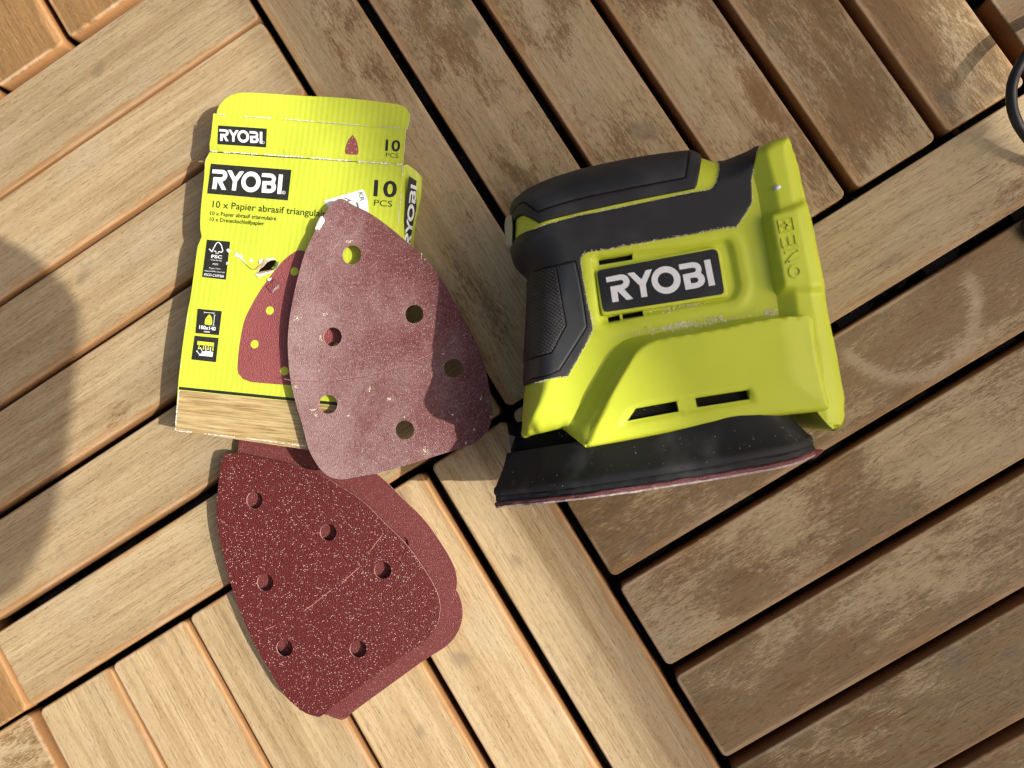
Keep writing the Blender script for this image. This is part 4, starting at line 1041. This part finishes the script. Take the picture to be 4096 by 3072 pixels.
rimlow = smooth_poly(np.array([at2(*p) for p in co[10:]]), (0,), 1.0, False)
v1 = [(2510,1684),(2543,1634),(2708,1604),(2717,1646)]; v2 = [(2781,1592),(2996,1559),(3001,1597),(2789,1630)]
vb = [(2464,1716),(2543,1626),(2996,1545),(3010,1556),(3022,1612),(2717,1664)]
VBP = smooth_poly(pts(vb, 90), (0, 2, 4), 1.0)
VH = [ccw(smooth_poly(pts(v_, 89), (0, 1, 2, 3), 0.8)) for v_ in (v1, v2)]
def hcov(q):
    q = np.asarray(q, float)
    do = dist(q, upo, False); di = dist(q, upi, False)
    t = np.where(inside(q, plat), 1.0, do / (do + di + 1e-6))
    base = hbase(q) - 0.6
    base = np.maximum(base, 66)
    top_ = 90.0 - 1.2 * sst(-(sdist(q, plat)), 0, 1) - 1.5 * sst(dist(q, rimlow, False), 14, 0) 
    tt = 0.55 * sst(t, 0.02, 0.98) + 0.45 * np.clip((t - 0.06) / 0.90, 0, 1)
    h = base * (1 - tt) + top_ * tt
    dl_ = dist(q, rimlow, False)
    h = np.where(h > 84.5, 84.5 + (h - 84.5) * rnd(dl_, 2.2), h)
    return h - 1.0 * sst(sdist(q, VBP), -0.3, 1.6)
patch('motor_cover', COP, hcov, [M_LIME2, M_LIME2], SA, VH, 1.1, (.35, .9, 1.7), 22, False, True, 60)
for v_ in (v1, v2):
    c = np.array([at(p[0], p[1], 84.5) for p in v_]); c = c.mean(0) + (c - c.mean(0)) * 1.3
    obj('vent_shade', c, [[3, 2, 1, 0]], M_DARK, SA, False)  # near-black plate under the opening, colouring in the shade inside

# battery foot
fo = [(3032,596,78),(3064,570,79),(3100,557,79),(3138,547,79),(3156,552,79),(3172,577,80),(3191,616,82),(3206,667,83),(3235,797,84),(3259,894,84),(3303,1115,84),(3324,1250,84),(3356,1398,84),(3378,1523,84),(3389,1577,84),(3392,1665,83),(3380,1690,80),(3345,1713,72),(3297,1722,66),(3250,1690,66),(3230,1600,80),(3170,1400,80),(3098,1257,79),(3071,1125,78),(3038,980,78),(3013,855,78),(3004,812,78),(3006,783,78),(3001,720,78),(3010,662,76)]
FOV = np.array([at2(*p) for p in fo]); FOZ = np.array([p[2] for p in fo], float)
FOP = smooth_poly(np.array([at2(*p) for p in fo]), (0,), 1.0)
inn = smooth_poly(np.array([at2(*p) for p in fo[19:] + fo[:1]]), (), 1.0, False)
outr = smooth_poly(np.array([at2(*p) for p in fo[0:19]]), (), 1.0, False)
rdg = np.array([at2(*p, 86) for p in ((3139,560),(3139,599),(3182,836),(3245,1140),(3300,1450),(3320,1700))])
rpad = pts([(3090,866),(3182,838),(3238,806),(3320,806),(3390,1131),(3248,1140),(3141,1141)], 87)
RPD = smooth_poly(rpad, tuple(range(7)), 1.0)
inner_ridge = np.array([at2(*p, 85) for p in ((3060,560),(3071,609),(3086,667),(3105,739),(3118,821),(3180,1141),(3200,1300))])
def hfoot(q):
    q = np.asarray(q, float)
    h = np.full(len(q), 84.5)
    # inner flank drops from the inner ridge to the valley by the shell
    pr_ = np.vstack([inner_ridge, np.array([at2(3200, 1800, 85), at2(2600, 1800, 85), at2(2600, 560, 85)])])
    dfl = np.where(inside(q, pr_), dist(q, inner_ridge, False), 0)
    h = h - 0.75 * np.minimum(dfl, 9)
    po = np.vstack([rdg, np.array([at2(3700, 1700, 86), at2(3700, 560, 86)])])
    h = h - 0.5 * np.where(inside(q, po), dist(q, rdg, False), 0)
    h = h + np.maximum(0, (87.0 - 0.42 * np.where(inside(q, po), dist(q, rdg, False), 0) - h)) * sst(sdist(q, RPD), -3.2, 0.3)
    Rr = 3.0 + 2.0 * sst(q[:, 1], at2(3150, 760, 80)[1], at2(3150, 560, 80)[1])
    d = dist(q, outr, False)
    d2 = ((q[:, None, :] - FOV[None, :, :])**2).sum(2) + 3.0; w_ = d2 ** -2.0
    ze = (w_ * FOZ).sum(1) / w_.sum(1) - 4.0
    h = np.where(h > ze, ze + (h - ze) * rnd(d + .1, Rr), h)
    return h
patch('battery_foot', FOP, hfoot, [M_LIME2, M_LIME2], SA, (), 1.0, (.3, .8, 1.5, 2.4), None, False, True, 60, 12.0)
G_FT = Grid(hfoot, FOP.min(0) - 1, FOP.max(0) + 1)
def onft(px, py): return onsh(px, py, 0.0, G_FT)
# embossed word on the foot, reading upwards
def emboss(V2, Fs, un, h=0.55, name='embossed_mark'):
    T = np.array([un(*p) for p in V2]); n_ = len(T); Vv = np.vstack([T + (0, 0, h), T - (0, 0, .5)])
    tri_ = [list(f) for f in Fs]; a_ = T[tri_[0]]
    up = np.cross(a_[1] - a_[0], a_[2] - a_[0])
    if up[2] < 0: tri_ = [f[::-1] for f in tri_]
    cnt = {}
    for f in tri_:
        for i in range(len(f)):
            e = (f[i], f[(i + 1) % len(f)]); r_ = (e[1], e[0])
            if r_ in cnt: del cnt[r_]
            else: cnt[e] = 1
    side_ = [[b, a, a + n_, b + n_] for a, b in cnt]
    obj(name, Vv, tri_ + side_, M_LIME2, SA, False)
def fc(x, y): return np.array([3080 + x * 0.315, 840 + y * 0.315])
EM = 0.5
V2, F2 = stroke(np.array([fc(322 + math.cos(a) * 68, 782 + math.sin(a) * 68) for a in np.arange(30) * 2 * PI / 30]), 11, True); emboss(V2, F2, onft, EM)
nz = [fc(*p) for p in ((182, 548), (362, 512), (355, 475), (172, 515))]
for Q in ([(190, 545), (368, 505)], [(205, 672), (392, 632)], [(222, 662), (352, 516)]):
    V2, F2 = stroke(np.array([fc(*p) for p in Q]), 10.0); emboss(V2, F2, onft, EM)
for Q in ([(168, 482), (352, 445)], [(172, 470), (150, 358)], [(258, 455), (236, 345)], [(340, 440), (318, 318)]):
    V2, F2 = stroke(np.array([fc(*p) for p in Q]), 9.5); emboss(V2, F2, onft, EM)
sq = [fc(100, 132), fc(278, 95), fc(312, 258), fc(130, 300)]
V2, F2 = stroke(np.array([fc(100, 132), fc(189, 113), fc(278, 95), fc(295, 176), fc(312, 258), fc(221, 279), fc(130, 300), fc(115, 216)]), 3.6, True); emboss(V2, F2, onft, EM)
for Q in ([(142, 208), (274, 182)], [(195, 142), (220, 248)]):
    V2, F2 = stroke(np.array([fc(*p) for p in Q]), 8.0); emboss(V2, F2, onft, EM)
blob(SA, 'paint_drop', 3106, 752, onft, 17, 12, M_WHITE, 1.1, 5, -0.4)

# sanding pad: a tear-drop plate standing on edge
TIP = at(1985, 2021, 49.0); uang = math.radians(10.6)
U = np.array([math.cos(uang), math.sin(uang), 0]); Nn = np.array([math.sin(uang), -math.cos(uang), 0]); Wz = np.array([0, 0, 1.0])
half = np.array([(0, 0), (0.3, 3.5), (3, 7), (12.7, 15.5), (23, 24), (45, 37), (73, 45.5), (90, 48), (103, 48.6), (115, 46.5), (124, 41), (130, 30), (133, 15), (134, 0)], float)
tear = smooth_poly(np.vstack([half, (half[1:-1] * (1, -1))[::-1]]), (), 2.0)
tear = ccw(tear)
def loop(inset, nn, jit=0.0, ext=0.0, seed=0):
    t = np.roll(tear, -1, 0) - np.roll(tear, 1, 0); t /= np.linalg.norm(t, axis=1)[:, None]; nr = np.c_[-t[:, 1], t[:, 0]]
    r = np.random.default_rng(seed); ins = inset + r.uniform(-jit, jit, len(tear))
    P = tear + nr * ins[:, None]
    return TIP + P[:, :1] * U + P[:, 1:] * Wz + (np.array(nn) if np.ndim(nn) else np.full(len(tear), nn))[:, None] * Nn
def stackloops(name, loops, mat, parent=SA, smooth=True):
    m = len(tear); V = np.vstack(loops); Fs = []
    for i in range(len(loops) - 1):
        for j in range(m): Fs.append([i*m + j, i*m + (j+1) % m, (i+1)*m + (j+1) % m, (i+1)*m + j])
    Fs.append(list(range(m))[::-1]); Fs.append([(len(loops)-1)*m + j for j in range(m)])
    return obj(name, V, Fs, mat, parent, smooth, autosmooth=40)
stackloops('pad_skirt', [loop(9.5, -21.5), loop(9.0, -20.5), loop(6.0, -15), loop(1.6, -8.2), loop(0.7, -7.6), loop(0.2, -6.0), loop(0.5, -4.6), loop(1.2, -4.2)], M_PAD)
stackloops('hook_layer', [loop(1.0, -4.3, .3, seed=1), loop(.6, -3.6, .35, seed=2), loop(.7, -2.2, .35, seed=3), loop(1.0, -1.6, .3, seed=4)], M_PAD)
rr_ = np.random.default_rng(5)
fray = np.cumsum(rr_.normal(0, .25, len(tear))); fray -= np.linspace(0, fray[-1], len(tear)); fray = np.clip(fray, -.6, .6)
bend = 1.2 * sst(tear[:, 0], 112, 134)
pap = stackloops('sandpaper', [loop(.4, -1.5 + .3 * fray - bend, .35, seed=6), loop(-.1 , -.9 + .4 * fray - bend, .3, seed=7), loop(0.1, 0.1 + .4 * fray - bend, .3, seed=7)], [M_PAPER])
stackloops('paper_fringe', [loop(.0, .15 + .4 * fray - bend, .5, seed=8), loop(.3, .9 + .5 * fray - bend, .6, seed=9)], M_BACK2)
# corner of the paper peeling past the pad's heel
tq = [(3150,1822,88),(3205,1812,86),(3262,1796,84),(3292,1797,82),(3294,1806,80),(3262,1833,80),(3172,1859,84)]
tv = np.array([at(*p) for p in tq]); obj('paper_corner', np.vstack([tv, tv - (0, 0, 1.0)]), [list(range(7))[::-1], list(range(7, 14))] + [[i, (i+1) % 7, (i+1) % 7 + 7, i + 7] for i in range(7)], M_FINE, SA, True)
# near-black filler, colouring in the shade of the gap between pad and shell
bl = [loop(12, -20), loop(13, -34)]
stackloops('pad_gap_shade', bl, M_DARK)

# wood dust lying on the sander
dust_V, dust_F = [], []
G_CV = Grid(hcov, COP.min(0) - 1, COP.max(0) + 1)
def allh_(q):
    return np.where(inside(q, COP), G_CV(q), G_SH(q))
allh = Grid(allh_, BOS.min(0) - 2, BOS.max(0) + 2, 0.6)
def sprinkle(cx, cy, sx, sy, n_, smin, smax, rot=-0.17, lift=.12):
    for _ in range(n_):
        g = rng.normal(0, 1, 2) * (sx, sy); px = cx + g[0] * math.cos(rot) - g[1] * math.sin(rot); py = cy + g[0] * math.sin(rot) + g[1] * math.cos(rot)
        p = onsh(px, py, 0, allh); crumb(p + np.array([0, 0, lift]), rng.uniform(smin, smax), rng)
sprinkle(2810, 1292, 110, 9, 120, .3, .8); sprinkle(2730, 1300, 45, 6, 70, .3, .8); sprinkle(3076, 1245, 14, 12, 40, .3, .7)
sprinkle(2715, 1228, 40, 6, 26, .3, .8); sprinkle(2780, 1215, 25, 9, 18, .3, .7); sprinkle(2600, 1320, 90, 5, 25, .2, .4)
# dust packed along the seams of the rubber
seam_shade = GPP[sdist(GPP, BOS) > 4]  # points along the grip's inner edge, where the crumbs sit
for p in seam_shade:
    for _ in range(5):
        if rng.uniform() < .7:
            q = p + rng.normal(0, .3, 2); z = float(G_SH(np.array([q]))[0]); crumb(np.array([q[0], q[1], z + .7]), rng.uniform(.12, .36), rng)
for _ in range(420):
    px, py = rng.uniform(2090, 2900), rng.uniform(1380, 1780)
    p = onsh(px, py, 0, allh)
    if p[2] > 62:
        if rng.uniform() < math.exp(-((px - 2250) / 260.0) ** 2) + .12: crumb(p + np.array([0, 0, .05]), rng.uniform(.07, .17), rng)
for _ in range(260):
    i = rng.integers(0, len(tear)); u_, w_ = tear[i]
    if w_ > 12:
        nn_ = -5.5 - abs(rng.normal(0, 5.5))
        if nn_ < -18: continue
        ins = np.interp(nn_, [-20, -15, -8, -6], [9, 6, 1.6, .3])
        q = TIP + u_ * U + (w_ - ins * .9) * Wz + nn_ * Nn; crumb(q + np.array([0, 0, .15]), rng.uniform(.05, .14) * (1 + .5 * (u_ > 70)), rng)
SD = obj('sawdust', dust_V, dust_F, M_DUST, None, False, origin=(*at2(2750, 1300, 80), 80)); tag(SD, 'pale wood shavings and dust lying on the sander', 'sawdust', kind='stuff')

# bits of leaf and grit caught in the gaps between the planks
dust_V, dust_F = [], []
for _ in range(520):
    if rng.uniform() < .5: a_, b_ = 50 * rng.integers(0, 7) + rng.normal(0, 1.0), rng.uniform(-290, 0)
    else: a_, b_ = rng.uniform(0, 300), 50 * rng.integers(0, 7) + rng.normal(0, 1.0)
    p = ab(a_, b_); crumb(np.array([p[0], p[1], rng.uniform(-24, -14)]), abs(rng.normal(0, .9)) + .25, rng)
GR = obj('debris', dust_V, dust_F, mat_simple('dry_leaf_bits', (0.085, 0.060, 0.040), 0.9, 0.2, 0.6, 0.6), None, False); tag(GR, 'dry leaf bits and grit caught in the gaps between planks', 'debris', kind='stuff')
